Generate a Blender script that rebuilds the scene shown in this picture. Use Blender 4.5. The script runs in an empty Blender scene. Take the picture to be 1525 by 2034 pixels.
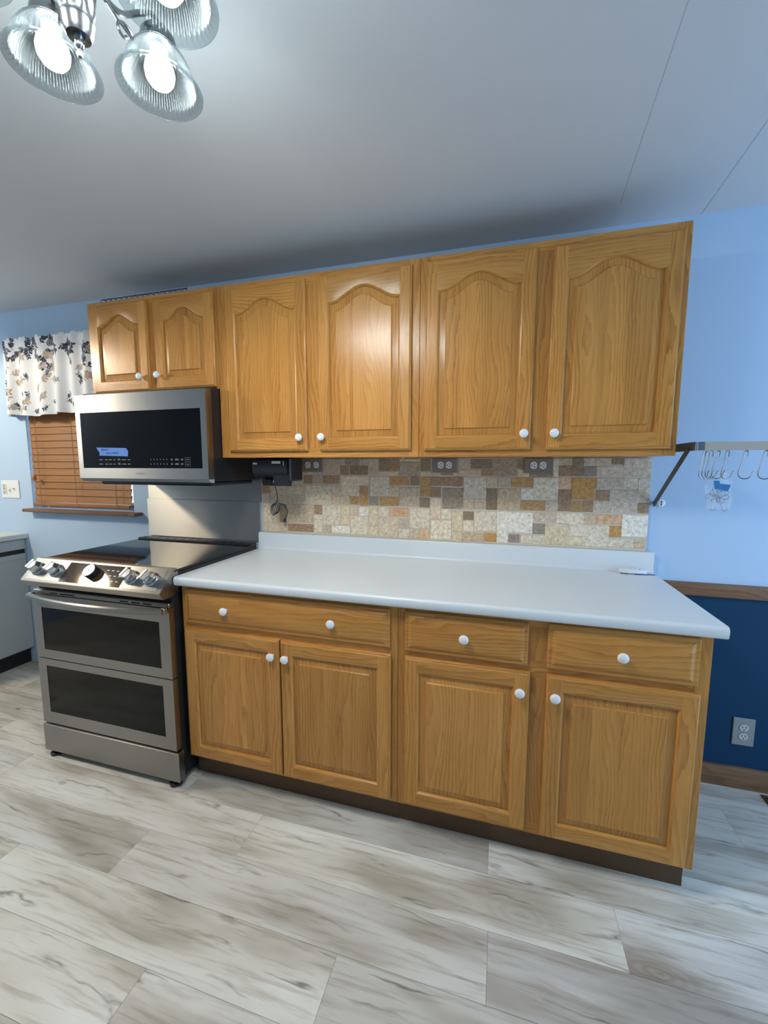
import bpy, bmesh, math, random
from mathutils import Vector, Matrix
R = random.Random(7)
SC = bpy.context.scene
COL = SC.collection
PI = math.pi

# ------------------------------------------------------------------ camera
cam_d = bpy.data.cameras.new('camera')
cam = bpy.data.objects.new('camera', cam_d); COL.objects.link(cam)
YAW, PIT, ROL, FPX = .278, .1113, .0016, 816.5
fwd = Vector((-math.sin(YAW)*math.cos(PIT), math.cos(YAW)*math.cos(PIT), -math.sin(PIT)))
rgt = Vector((math.cos(YAW), math.sin(YAW), 0)); upv = rgt.cross(fwd)
r2 = math.cos(ROL)*rgt + math.sin(ROL)*upv; u2 = -math.sin(ROL)*rgt + math.cos(ROL)*upv
m = Matrix((r2, u2, -fwd)).transposed().to_4x4(); m.translation = (1.2752, -1.9782, 1.365)
cam.matrix_world = m
cam_d.sensor_fit = 'VERTICAL'; cam_d.sensor_height = 24.0; cam_d.lens = FPX/2034*24.0
cam_d.clip_start = .02
SC.camera = cam

# ------------------------------------------------------------------ world, lights, exposure
SC.view_settings.view_transform = 'Standard'; SC.view_settings.look = 'None'
SC.view_settings.gamma = 1; SC.view_settings.use_curve_mapping = False
SC.view_settings.exposure = 0.0
w = bpy.data.worlds.new('sky'); SC.world = w; w.use_nodes = True
bgn = w.node_tree.nodes['Background']; bgn.inputs[0].default_value = (.62, .78, 1, 1); bgn.inputs[1].default_value = 2.0

def area(name, loc, aim, sx, sy, power, col):
    d = bpy.data.lights.new(name, 'AREA'); d.shape = 'RECTANGLE'; d.size = sx; d.size_y = sy
    d.energy = power; d.color = col
    o = bpy.data.objects.new(name, d); COL.objects.link(o); o.location = loc
    o.rotation_euler = (Vector(aim)-Vector(loc)).to_track_quat('-Z', 'Y').to_euler()
    return o
# area lamp added before the solid right wall for unseen daylight from the right, ceiling lamp over the sink on the left
area('right_daylight', (3.72, -1.0, 1.2), (1.6, -.55, 1.2), 1.2, 1.9, 61, (.47, .70, 1.0))
pl = bpy.data.lights.new('sink_lamp', 'SPOT'); pl.energy = 82; pl.color = (1, .85, .64); pl.shadow_soft_size = .10
pl.spot_size = math.radians(174); pl.spot_blend = .12
po = bpy.data.objects.new('sink_lamp', pl); COL.objects.link(po); po.location = (-2.07, -1.27, 2.21)

# ------------------------------------------------------------------ materials
def M(name, color=(.8, .8, .8), rough=.5, metal=0, spec=.5, **kw):
    mt = bpy.data.materials.new(name); mt.use_nodes = True
    b = mt.node_tree.nodes['Principled BSDF']
    b.inputs['Base Color'].default_value = (*color, 1); b.inputs['Roughness'].default_value = rough
    b.inputs['Metallic'].default_value = metal; b.inputs['Specular IOR Level'].default_value = spec
    for k, v in kw.items(): b.inputs[k.replace('_', ' ')].default_value = v
    return mt
class NT:
    def __init__(s, mt): s.t = mt.node_tree; s.b = s.t.nodes['Principled BSDF']
    def n(s, ty, **kw):
        x = s.t.nodes.new(ty)
        for k, v in kw.items(): setattr(x, k, v)
        return x
    def l(s, a, b): s.t.links.new(a, b)
    def math(s, op, a, b=None):
        x = s.n('ShaderNodeMath', operation=op)
        for i, q in enumerate((a, b)):
            if q is None: continue
            if isinstance(q, (int, float)): x.inputs[i].default_value = q
            else: s.l(q, x.inputs[i])
        return x.outputs[0]
    def comb(s, a, b, c=0.0):
        x = s.n('ShaderNodeCombineXYZ')
        for i, q in enumerate((a, b, c)):
            if isinstance(q, (int, float)): x.inputs[i].default_value = q
            else: s.l(q, x.inputs[i])
        return x.outputs[0]
    def noise(s, vec, scale, detail=2, rough=.5):
        x = s.n('ShaderNodeTexNoise'); x.inputs['Scale'].default_value = scale
        x.inputs['Detail'].default_value = detail; x.inputs['Roughness'].default_value = rough
        s.l(vec, x.inputs['Vector']); return x.outputs['Fac']
    def ramp(s, fac, stops):
        x = s.n('ShaderNodeValToRGB'); e = x.color_ramp.elements
        while len(e) < len(stops): e.new(.5)
        for q, (p, c) in zip(e, stops):
            q.position = p; q.color = (*c, 1) if len(c) == 3 else c
        s.l(fac, x.inputs[0]); return x.outputs[0]
    def mix(s, mode, fac, a, b):
        x = s.n('ShaderNodeMix', data_type='RGBA', blend_type=mode)
        for i, q in ((0, fac), (6, a), (7, b)):
            if isinstance(q, (int, float)): x.inputs[i].default_value = q
            elif isinstance(q, tuple): x.inputs[i].default_value = (*q, 1)
            else: s.l(q, x.inputs[i])
        return x.outputs[2]
    def col(s): return s.n('ShaderNodeVertexColor', layer_name='Col').outputs[0]
    def uv(s):
        x = s.n('ShaderNodeSeparateXYZ'); s.l(s.n('ShaderNodeUVMap', uv_map='UVMap').outputs[0], x.inputs[0])
        return x.outputs[0], x.outputs[1]
    def bump(s, h, strength, dist):
        x = s.n('ShaderNodeBump'); x.inputs['Strength'].default_value = strength; x.inputs['Distance'].default_value = dist
        s.l(h, x.inputs['Height']); s.l(x.outputs[0], s.b.inputs['Normal'])

def wood(name, stops, rough=.26, pore=.55, freq=62, amp=11):
    mt = M(name, rough=rough, spec=.4); t = NT(mt); u, v = t.uv()
    lo = t.noise(t.comb(t.math('MULTIPLY', u, 1.5), t.math('MULTIPLY', v, 7)), 1.0, 2, .45)
    fine = t.noise(t.comb(t.math('MULTIPLY', u, 14), t.math('MULTIPLY', v, 130)), 1.0, 2, .6)
    tone = t.noise(t.comb(t.math('MULTIPLY', u, 2.2), t.math('MULTIPLY', v, 26)), 1.0, 2, .5)
    ph = t.math('ADD', t.math('MULTIPLY', t.math('ADD', v, t.math('MULTIPLY', tone, .012)), freq), t.math('MULTIPLY', lo, amp))
    ph = t.math('ADD', ph, t.math('MULTIPLY', fine, .55))
    fr = t.math('FRACT', ph)
    g = t.math('MULTIPLY', t.math('POWER', fr, 2.0), t.ramp(t.noise(t.comb(t.math('MULTIPLY', u, .9), t.math('MULTIPLY', v, 11)), 1.0, 1, .5), [(.35, (.35, .35, .35)), (.65, (1, 1, 1))]))
    val = t.math('ADD', t.math('MULTIPLY', g, .31), t.math('MULTIPLY', t.math('ADD', t.math('MULTIPLY', tone, .55), t.math('MULTIPLY', lo, .45)), .78))
    c = t.ramp(val, stops)
    po = t.noise(t.comb(t.math('MULTIPLY', u, 22), t.math('MULTIPLY', v, 850)), 1.0, 1, .5)
    pm = t.ramp(po, [(.50, (0, 0, 0)), (.68, (1, 1, 1))])
    c = t.mix('MIX', t.math('MULTIPLY', pm, t.math('ADD', t.math('MULTIPLY', g, pore), .10)), c, stops[-1][1])
    c = t.mix('MULTIPLY', 1.0, c, t.col())
    t.l(c, t.b.inputs['Base Color']); t.bump(pm, .06, .0006)
    return mt
OAK = [(.10, (.69, .355, .104)), (.42, (.575, .265, .062)), (.72, (.42, .172, .034)), (1.0, (.17, .062, .012))]
oak = wood('honey_oak', OAK)
oak_dark = wood('brown_oak_trim', [(.15, (.27, .145, .07)), (.5, (.20, .10, .048)), (.8, (.13, .062, .03)), (1, (.055, .026, .014))], .4, .6, 60, 16)
blind_m = wood('stained_blind_wood', [(.15, (.40, .185, .052)), (.5, (.355, .158, .042)), (1, (.25, .103, .026))], .38, .25, 30, 4)
kick_m = M('dark_kick', (.10, .052, .022), .5)  # toe-space shade put into the brown of the kick board

wall_m = M('pale_blue_paint', (.455, .61, .80), .75); t = NT(wall_m)
t.bump(t.noise(t.n('ShaderNodeNewGeometry').outputs['Position'], 160, 3), .12, .001)
teal_m = M('dark_teal_paint', (.004, .041, .098), .7, 0, .22); t = NT(teal_m)
t.bump(t.noise(t.n('ShaderNodeNewGeometry').outputs['Position'], 160, 3), .12, .001)
ceil_m = M('ceiling_paint', (.62, .65, .68), .85); t = NT(ceil_m)
t.bump(t.noise(t.n('ShaderNodeNewGeometry').outputs['Position'], 120, 3), .15, .001)
seam_m = M('ceiling_joint', (.50, .52, .55), .85)

steel = M('brushed_steel', (.44, .435, .42), .34, 1); t = NT(steel)
u, v = t.uv(); sn = t.noise(t.comb(t.math('MULTIPLY', u, 6), t.math('MULTIPLY', v, 900)), 1, 2)
t.l(t.ramp(sn, [(.2, (.335, .335, .335)), (.8, (.35, .35, .35))]), t.b.inputs['Roughness'])
t.b.inputs['Anisotropic'].default_value = .8; t.b.inputs['Anisotropic Rotation'].default_value = .25
tg = t.n('ShaderNodeTangent', direction_type='UV_MAP', uv_map='UVMap'); t.l(tg.outputs[0], t.b.inputs['Tangent'])
range_steel = steel.copy(); range_steel.name = 'range_steel'
range_steel.node_tree.nodes['Principled BSDF'].inputs['Base Color'].default_value = (.33, .315, .29, 1)
lamp_nickel = M('lamp_nickel', (.24, .25, .26), .26, 1)
steel_wall = M('splash_steel', (.56, .53, .475), .3, .85); t = NT(steel_wall)
u, v = t.uv(); sn = t.noise(t.comb(t.math('MULTIPLY', u, 6), t.math('MULTIPLY', v, 700)), 1, 2)
t.l(t.ramp(sn, [(.2, (.38, .38, .38)), (.8, (.46, .46, .46))]), t.b.inputs['Roughness'])
t.b.inputs['Anisotropic'].default_value = .9; t.b.inputs['Anisotropic Rotation'].default_value = .25
tg = t.n('ShaderNodeTangent', direction_type='UV_MAP', uv_map='UVMap'); t.l(tg.outputs[0], t.b.inputs['Tangent'])
chrome = M('polished_chrome', (.72, .73, .74), .12, 1)
nickel = M('satin_nickel', (.60, .61, .62), .24, 1)
dark_metal = M('dark_bracket_steel', (.115, .10, .085), .38, .7)
rail_m = M('tan_grey_rail', (.40, .37, .32), .6)
blk_glass = M('black_glass', (.004, .004, .005), .06, 0, .2)
oven_glass = M('oven_door_glass', (.004, .004, .004), .08, 0, .24)
cook_glass = M('cooktop_glass', (.006, .006, .006), .05, 0, .55)
blk = M('black_plastic', (.012, .012, .014), .38)
blk_matte = M('black_enamel', (.008, .008, .009), .55)
opener_m = M('charcoal_plastic', (.02, .021, .026), .32)
white_cer = M('white_ceramic', (.86, .87, .88), .18)
white_pl = M('white_plastic', (.80, .82, .83), .38)
ivory_pl = M('ivory_plastic', (.74, .73, .66), .4)
slot_m = M('slot_black', (.01, .01, .01), .6)
grey_print = M('grey_print', (.34, .36, .38), .5)
lite_print = M('pale_print', (.66, .68, .72), .5)
brown_pl = M('taupe_cover_plate', (.235, .19, .155), .45)
grey_plate = M('grey_cover_plate', (.27, .275, .27), .5)
grey_white = M('grey_white_plastic', (.50, .51, .50), .45)  # white receptacle plastic in a darker, greyer tone
tape_m = M('blue_painters_tape', (.12, .28, .74), .65)
tape_m2 = M('deep_blue_tape', (.015, .17, .44), .6)
ink_m = M('navy_ink', (.012, .03, .16), .7)
clearbag = bpy.data.materials.new('clear_film'); clearbag.use_nodes = True
t = clearbag.node_tree; t.nodes.clear()
o_ = t.nodes.new('ShaderNodeOutputMaterial'); mx = t.nodes.new('ShaderNodeMixShader'); tr = t.nodes.new('ShaderNodeBsdfTransparent')
gl = t.nodes.new('ShaderNodeBsdfPrincipled'); gl.inputs['Base Color'].default_value = (.85, .9, .95, 1); gl.inputs['Roughness'].default_value = .15
mx.inputs[0].default_value = .10; t.links.new(tr.outputs[0], mx.inputs[1]); t.links.new(gl.outputs[0], mx.inputs[2]); t.links.new(mx.outputs[0], o_.inputs[0])
appl_grey = M('grey_enamel', (.42, .455, .465), .42)
appl_grey2 = M('dark_grey_enamel', (.31, .335, .345), .42)
laminate = M('pale_grey_laminate', (.70, .735, .745), .30); t = NT(laminate)
pp = t.n('ShaderNodeNewGeometry').outputs['Position']
sp = t.noise(pp, 650, 2, .6)
t.l(t.ramp(sp, [(.33, (.66, .715, .73)), (.5, (.74, .79, .81)), (.7, (.78, .825, .84))]), t.b.inputs['Base Color'])
brass = M('antique_brass_vent', (.16, .10, .05), .45, .6)
vinyl = M('white_vinyl', (.78, .80, .84), .4)
pane_m = bpy.data.materials.new('window_pane'); pane_m.use_nodes = True
t = pane_m.node_tree; t.nodes.clear()
o_ = t.nodes.new('ShaderNodeOutputMaterial'); mx = t.nodes.new('ShaderNodeMixShader'); tr = t.nodes.new('ShaderNodeBsdfTransparent')
gl = t.nodes.new('ShaderNodeBsdfGlossy'); gl.inputs['Roughness'].default_value = .02
mx.inputs[0].default_value = .07; t.links.new(tr.outputs[0], mx.inputs[1]); t.links.new(gl.outputs[0], mx.inputs[2]); t.links.new(mx.outputs[0], o_.inputs[0])
# ribbed shade glass
shade_m = bpy.data.materials.new('ribbed_shade_glass'); shade_m.use_nodes = True
t = shade_m.node_tree; t.nodes.clear()
o_ = t.nodes.new('ShaderNodeOutputMaterial'); mx = t.nodes.new('ShaderNodeMixShader'); mx2 = t.nodes.new('ShaderNodeMixShader')
tr = t.nodes.new('ShaderNodeBsdfTransparent'); tr.inputs[0].default_value = (.76, .81, .83, 1)
tl = t.nodes.new('ShaderNodeBsdfTranslucent'); tl.inputs[0].default_value = (.044, .052, .056, 1)
gl = t.nodes.new('ShaderNodeBsdfGlossy'); gl.inputs['Roughness'].default_value = .22; gl.inputs[0].default_value = (.07, .08, .085, 1)
mx2.inputs[0].default_value = .30; t.links.new(tl.outputs[0], mx2.inputs[1]); t.links.new(gl.outputs[0], mx2.inputs[2])
tc = t.nodes.new('ShaderNodeTexCoord'); sz = t.nodes.new('ShaderNodeSeparateXYZ'); t.links.new(tc.outputs['Generated'], sz.inputs[0])
fr_ = t.nodes.new('ShaderNodeValToRGB'); fe = fr_.color_ramp.elements
fe[0].position = .10; fe[0].color = (.86, .90, .91, 1); fe[1].position = .85; fe[1].color = (.27, .29, .295, 1)
t.links.new(sz.outputs[2], fr_.inputs[0]); t.links.new(fr_.outputs[0], tr.inputs[0])      # tint darkened towards the neck, added to keep bulb light off the ceiling
lw = t.nodes.new('ShaderNodeLayerWeight'); lw.inputs[0].default_value = .45
mr = t.nodes.new('ShaderNodeMapRange'); mr.inputs['To Min'].default_value = .05; mr.inputs['To Max'].default_value = .55
t.links.new(lw.outputs['Facing'], mr.inputs[0]); t.links.new(mr.outputs[0], mx.inputs[0])
t.links.new(tr.outputs[0], mx.inputs[1]); t.links.new(mx2.outputs[0], mx.inputs[2]); t.links.new(mx.outputs[0], o_.inputs[0])
bulb_m = bpy.data.materials.new('lit_bulb'); bulb_m.use_nodes = True
t = bulb_m.node_tree; t.nodes.clear()
o_ = t.nodes.new('ShaderNodeOutputMaterial'); em = t.nodes.new('ShaderNodeEmission')
em.inputs[0].default_value = (.985, 1, .965, 1); em.inputs[1].default_value = 318
t.links.new(em.outputs[0], o_.inputs[0])

# floor vinyl planks: colour from per-plank UV grain
floor_m = M('vinyl_plank', rough=.36); t = NT(floor_m); u, v = t.uv()
uo = t.comb(u, v)
warp = t.noise(t.comb(t.math('MULTIPLY', u, 1.6), t.math('MULTIPLY', v, 7)), 1, 3, .55)
big = t.noise(t.comb(t.math('ADD', t.math('MULTIPLY', u, 1.5), 31), t.math('ADD', t.math('MULTIPLY', v, 7), t.math('MULTIPLY', warp, .7))), 1, 3, .5)
c = t.ramp(big, [(.28, (.40, .345, .275)), (.42, (.57, .53, .455)), (.52, (.74, .71, .635)), (.72, (.87, .86, .80))])
st = t.noise(t.comb(t.math('MULTIPLY', u, 4), t.math('ADD', t.math('MULTIPLY', v, 62), t.math('MULTIPLY', warp, 3.2))), 1, 3, .6)
c = t.mix('MULTIPLY', .85, c, t.ramp(st, [(.28, (.66, .61, .54)), (.5, (1, 1, 1)), (.8, (1.0, 1.0, 1.0))]))
# thin dark mineral veins, only here and there
vp = t.math('ADD', t.math('MULTIPLY', v, 13), t.math('MULTIPLY', t.noise(t.comb(t.math('MULTIPLY', u, 1.7), t.math('MULTIPLY', v, 7)), 1, 4, .58), 3.0))
vd = t.math('ABSOLUTE', t.math('SUBTRACT', t.math('FRACT', vp), .5))
vm = t.ramp(vd, [(.0, (1, 1, 1)), (.035, (.5, .5, .5)), (.10, (0, 0, 0))])
gate = t.ramp(t.noise(t.comb(t.math('MULTIPLY', u, 3.1), t.math('MULTIPLY', v, 15)), 1, 3, .6), [(.49, (0, 0, 0)), (.63, (1, 1, 1))])
vo = t.n('ShaderNodeTexVoronoi'); t.l(t.comb(t.math('ADD', t.math('MULTIPLY', u, 1.5), t.math('MULTIPLY', warp, .35)), t.math('ADD', t.math('MULTIPLY', v, 5.2), t.math('MULTIPLY', warp, .5))), vo.inputs['Vector']); vo.inputs['Scale'].default_value = 1
kd = vo.outputs['Distance']
km = t.ramp(kd, [(.02, (.85, .85, .85)), (.10, (.5, .5, .5)), (.26, (0, 0, 0))])
kr = t.math('ADD', .55, t.math('MULTIPLY', t.math('SINE', t.math('MULTIPLY', kd, 130)), .45))
c = t.mix('MIX', t.math('MULTIPLY', t.math('MULTIPLY', km, kr), .62), c, (.27, .20, .14))
c = t.mix('MIX', t.math('MULTIPLY', t.math('MULTIPLY', vm, gate), .78), c, (.10, .085, .07))
c = t.mix('MULTIPLY', 1.0, c, t.col())
t.l(c, t.b.inputs['Base Color'])
t.l(t.ramp(big, [(.3, (.44, .44, .44)), (.7, (.32, .32, .32))]), t.b.inputs['Roughness'])
t.bump(st, .05, .001)

# travertine tile: colour attribute times pitted mottling
tile_m = M('tumbled_travertine', rough=.5); t = NT(tile_m); pp = t.n('ShaderNodeNewGeometry').outputs['Position']
n1 = t.noise(pp, 64, 6, .70); n2 = t.noise(pp, 190, 3, .6); n3 = t.noise(pp, 16, 2, .5)
mott = t.ramp(n1, [(.30, (.56, .50, .42)), (.43, (.90, .87, .83)), (.55, (1.06, 1.06, 1.04)), (.72, (1.42, 1.42, 1.38))])
c = t.mix('MULTIPLY', 1.0, t.col(), mott)
c = t.mix('MIX', t.ramp(n2, [(.60, (0, 0, 0)), (.70, (.55, .55, .55))]), c, (.62, .58, .52))
c = t.mix('MIX', t.ramp(n2, [(.28, (.6, .6, .6)), (.37, (0, 0, 0))]), c, (.10, .08, .06))
t.l(c, t.b.inputs['Base Color']); t.bump(n2, .35, .002)
grout_m = M('sand_grout', (.66, .57, .45), .85)
cloth_m = M('printed_cotton', rough=.9); t = NT(cloth_m)
t.l(t.col(), t.b.inputs['Base Color']); t.b.inputs['Sheen Weight'].default_value = .2

# ------------------------------------------------------------------ mesh builder
def gsub(a, b): return (a[0]-b[0], a[1]-b[1], a[2]-b[2])
class MB:
    def __init__(s, grain='z', tint=1.0):
        s.v = []; s.f = []; s.uv = []; s.c = []; s.mi = []
        s.grain = grain; s.tint = tint; s.new_board(); s.mat = 0
    def new_board(s, tint=None):
        s.off = (R.uniform(0, 40), R.uniform(0, 40))
        if tint is not None: s.tint = tint
    def board(s, grain, spread=.09):
        s.grain = grain; s.new_board(1+R.uniform(-spread, spread)); return s
    def face(s, pts, uv=None, col=None):
        i = len(s.v); s.v += [tuple(p) for p in pts]; s.f.append(tuple(range(i, i+len(pts))))
        if uv is None:
            a = Vector(pts[1])-Vector(pts[0]); b = Vector(pts[-1])-Vector(pts[0]); n = a.cross(b)
            k = max(range(3), key=lambda q: abs(n[q])); ax = [q for q in range(3) if q != k]
            g = 'xyz'.index(s.grain)
            if g == k: g = ax[0]
            h = [q for q in ax if q != g][0]
            uv = [(p[g]+s.off[0], p[h]+s.off[1]+p[k]*.37) for p in pts]
        s.uv.append(uv)
        c = s.tint if col is None else col
        s.c.append((c, c, c) if isinstance(c, (int, float)) else c); s.mi.append(s.mat)
    def box(s, x0, x1, y0, y1, z0, z1, b=0.0):
        if b <= 0:
            P = [(x, y, z) for x in (x0, x1) for y in (y0, y1) for z in (z0, z1)]
            for q in ((0, 1, 3, 2), (4, 6, 7, 5), (0, 4, 5, 1), (2, 3, 7, 6), (0, 2, 6, 4), (1, 5, 7, 3)):
                s.face([P[i] for i in q])
            return s
        X, Y, Z = (x0, x1), (y0, y1), (z0, z1)
        def cv(i, j, k, ax):
            p = [X[i], Y[j], Z[k]]; idx = (i, j, k)
            for q in range(3):
                if q != ax: p[q] += b if idx[q] == 0 else -b
            return tuple(p)
        for ax in range(3):
            o = [q for q in range(3) if q != ax]
            for e in (0, 1):
                quad = []
                for (a, c) in ((0, 0), (1, 0), (1, 1), (0, 1)):
                    idx = [0, 0, 0]; idx[ax] = e; idx[o[0]] = a; idx[o[1]] = c
                    quad.append(cv(*idx, ax))
                flip = (e == 0) != (ax == 1)
                s.face(quad[::-1] if flip else quad)
        ctr = Vector(((x0+x1)/2, (y0+y1)/2, (z0+z1)/2))
        def out(pts):
            n = (Vector(pts[1])-Vector(pts[0])).cross(Vector(pts[2])-Vector(pts[0]))
            cc = sum((Vector(p) for p in pts), Vector())/len(pts)
            s.face(pts if n.dot(cc-ctr) > 0 else pts[::-1])
        for ax in range(3):
            o = [q for q in range(3) if q != ax]
            for a in (0, 1):
                for c in (0, 1):
                    i0 = [0, 0, 0]; i0[o[0]] = a; i0[o[1]] = c; i1 = list(i0); i1[ax] = 1
                    out([cv(*i0, o[0]), cv(*i1, o[0]), cv(*i1, o[1]), cv(*i0, o[1])])
        for i in (0, 1):
            for j in (0, 1):
                for k in (0, 1): out([cv(i, j, k, 0), cv(i, j, k, 1), cv(i, j, k, 2)])
        return s
    def prism(s, poly, axis, a, b):
        """poly: 2-D outline in the two other axes (in xyz order), extruded along axis from a to b"""
        k = 'xyz'.index(axis); o = [q for q in range(3) if q != k]
        def P(p, t):
            r = [0, 0, 0]; r[k] = t; r[o[0]] = p[0]; r[o[1]] = p[1]; return tuple(r)
        A = [P(p, a) for p in poly]; B = [P(p, b) for p in poly]; n = len(poly)
        area2 = sum(poly[i][0]*poly[(i+1) % n][1]-poly[(i+1) % n][0]*poly[i][1] for i in range(n))
        ccw = (area2 > 0) != (k == 1)
        for i in range(n):
            q = [A[i], A[(i+1) % n], B[(i+1) % n], B[i]]
            s.face(q if (ccw == (b > a)) else q[::-1])
        s.face(B if (ccw == (b > a)) else B[::-1]); s.face(A[::-1] if (ccw == (b > a)) else A)
        return s
    def lathe(s, prof, c=(0, 0, 0), axis=(0, 0, 1), n=24, rf=None):
        z = Vector(axis).normalized(); x = z.orthogonal().normalized(); y = z.cross(x); c = Vector(c)
        rings = []
        for (r, h) in prof:
            ring = []
            for i in range(n):
                a = 2*PI*i/n; rr = rf(r, h, a) if rf else r
                ring.append(tuple(c+z*h+(x*math.cos(a)+y*math.sin(a))*rr))
            rings.append(ring)
        for j in range(len(rings)-1):
            for i in range(n):
                k = (i+1) % n
                s.face([rings[j][i], rings[j][k], rings[j+1][k], rings[j+1][i]])
        if prof[0][0] > 1e-5: s.face(rings[0][::-1])
        if prof[-1][0] > 1e-5: s.face(rings[-1])
        return s
    def open_lathe(s, prof, c=(0, 0, 0), axis=(0, 0, 1), n=24, rf=None):
        a, b = len(s.f), 0
        s.lathe(prof, c, axis, n, rf)
        for _ in range(2):
            if len(s.f[-1]) == n: s.f.pop(); s.uv.pop(); s.c.pop(); s.mi.pop()
        return s
    def tube(s, path, r, n=8, closed=False):
        P = [Vector(p) for p in path]; m_ = len(P); prev = None; rings = []
        for i in range(m_):
            d = (P[(i+1) % m_]-P[i-1]) if closed else (P[min(i+1, m_-1)]-P[max(i-1, 0)])
            d.normalize()
            x = (prev-d*prev.dot(d)) if prev is not None else d.orthogonal()
            x.normalize(); prev = x; y = d.cross(x)
            rr = r[i] if isinstance(r, (list, tuple)) else r
            rings.append([tuple(P[i]+(x*math.cos(2*PI*k/n)+y*math.sin(2*PI*k/n))*rr) for k in range(n)])
        for j in range(m_ if closed else m_-1):
            q = rings[(j+1) % m_]
            for k in range(n): s.face([rings[j][k], rings[j][(k+1) % n], q[(k+1) % n], q[k]])
        if not closed: s.face(rings[0][::-1]); s.face(rings[-1])
        return s
    def build(s, name, mat, parent=None, smooth=True, ang=35, merge=True):
        org = Vector((0, 0, 0)); p = parent
        while p is not None: org += p.location; p = p.parent
        me = bpy.data.meshes.new(name)
        me.from_pydata([(a-org.x, b-org.y, c-org.z) for a, b, c in s.v], [], s.f)
        for x in (mat if isinstance(mat, (list, tuple)) else [mat]): me.materials.append(x)
        me.uv_layers.new(name='UVMap'); me.color_attributes.new('Col', 'FLOAT_COLOR', 'CORNER')
        uvl = me.uv_layers['UVMap']; ca = me.color_attributes['Col']
        fu = []; fc = []
        for uvs, c in zip(s.uv, s.c):
            for q in uvs: fu += [q[0], q[1]]
            if isinstance(c, list):
                for q in c: fc += [*q, 1]
            else: fc += [*c, 1]*len(uvs)
        uvl.data.foreach_set('uv', fu); ca.data.foreach_set('color', fc)
        me.polygons.foreach_set('material_index', s.mi)
        if smooth:
            if merge:
                bm = bmesh.new(); bm.from_mesh(me); bmesh.ops.remove_doubles(bm, verts=bm.verts, dist=2e-6)
                bm.to_mesh(me); bm.free()
            me.polygons.foreach_set('use_smooth', [True]*len(me.polygons))
            me.set_sharp_from_angle(angle=math.radians(ang))
        me.update()
        o = bpy.data.objects.new(name, me); COL.objects.link(o)
        if parent is not None: o.parent = parent
        return o
def thing(name, label, cat, loc=(0, 0, 0), group=None):
    o = bpy.data.objects.new(name, None); COL.objects.link(o); o.location = loc; o.empty_display_size = .05
    o['label'] = label; o['category'] = cat
    if group: o['group'] = group
    return o
def tag(o, label, cat, group=None):
    o['label'] = label; o['category'] = cat
    if group: o['group'] = group
    return o
def struct(o): o['kind'] = 'structure'; return o
def text(body, size, loc, rot, mat, name, parent, bold=0.0, ext=.0002, align='CENTER', sx=1.0):
    cu = bpy.data.curves.new(name, 'FONT'); cu.body = body; cu.size = size; cu.align_x = align; cu.align_y = 'CENTER'
    cu.extrude = ext; cu.offset = bold; cu.resolution_u = 2
    tmp = bpy.data.objects.new(name+'_tmp', cu); COL.objects.link(tmp)
    dg = bpy.context.evaluated_depsgraph_get(); me = bpy.data.meshes.new_from_object(tmp.evaluated_get(dg))
    bpy.data.objects.remove(tmp); bpy.data.curves.remove(cu)
    org = Vector((0, 0, 0)); p = parent
    while p is not None: org += p.location; p = p.parent
    from mathutils import Euler
    me.transform(Matrix.Translation(Vector(loc)-org) @ Euler(rot).to_matrix().to_4x4() @ Matrix.Diagonal((sx, 1, 1, 1)))
    me.materials.clear(); me.materials.append(mat)
    o = bpy.data.objects.new(name, me); COL.objects.link(o)
    if parent is not None: o.parent = parent
    return o
FRONT = (PI/2, 0, 0)

# ================================================================== ROOM SHELL
CZ = 2.335
XL, XR, YF = -2.45, 3.75, -4.4
# floor planks
PW, PL = .1755, 1.237
rows = {-.51: 1.27, -.6885: .42, -.865: .045, -1.04: .873, -1.215: .39}
mb = MB('x')
k0 = -14
for k in range(-24, 8):
    y0 = -.865+k*PW - .1755; y1 = y0+PW
    key = {-2+1: .873, 0: .045, 1: .42, 2: 1.272, -2: .39}
    js = {0: .042, 1: .415, 2: 1.272, -1: .873, -2: .385}.get(k, ((k*.437) % 1)*PL)
    if y0 > .05 or y1 < YF: continue
    ya, yb = max(y0, YF), min(y1, .02)
    x = js-PL*math.ceil((js-XL)/PL)
    while x < XR:
        xa, xb = max(x, XL), min(x+PL, XR)
        if xb-xa > .01:
            ou, ov = R.uniform(0, 60), R.uniform(0, 60)
            tt = R.uniform(.86, 1.08); cl = (tt, tt*R.uniform(.985, 1.0), tt*R.uniform(.96, 1.0))
            g = .0004
            P = [(xa+g, ya+g, 0), (xb-g, ya+g, 0), (xb-g, yb-g, 0), (xa+g, yb-g, 0)]
            mb.face(P, [(p[0]+ou, p[1]+ov) for p in P], cl)
        x += PL
mb.mat = 1; mb.face([(XL, YF, -.0012), (XR, YF, -.0012), (XR, .02, -.0012), (XL, .02, -.0012)])
gap_m = M('plank_joint', (.20, .185, .165), .8)
struct(mb.build('floor', [floor_m, gap_m], smooth=False))
# ceiling with two panel joints
mb = MB()
mb.face([(XL, YF, CZ), (XL, .02, CZ), (XR, .02, CZ), (XR, YF, CZ)])
mb.mat = 1
for x0, x1, ya, yb, hh in ((1.612, 1.665, -.98, -.16, .0015), (1.93, 1.985, -1.2, 0, .003)):
    P = [(x0, ya), (x1, yb)]
    mb.face([(x0-hh/2, ya, CZ-.0004), (x1-hh/2, yb, CZ-.0004), (x1+hh/2, yb, CZ-.0004), (x0+hh/2, ya, CZ-.0004)])
struct(mb.build('ceiling', [ceil_m, seam_m], smooth=False))
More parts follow.
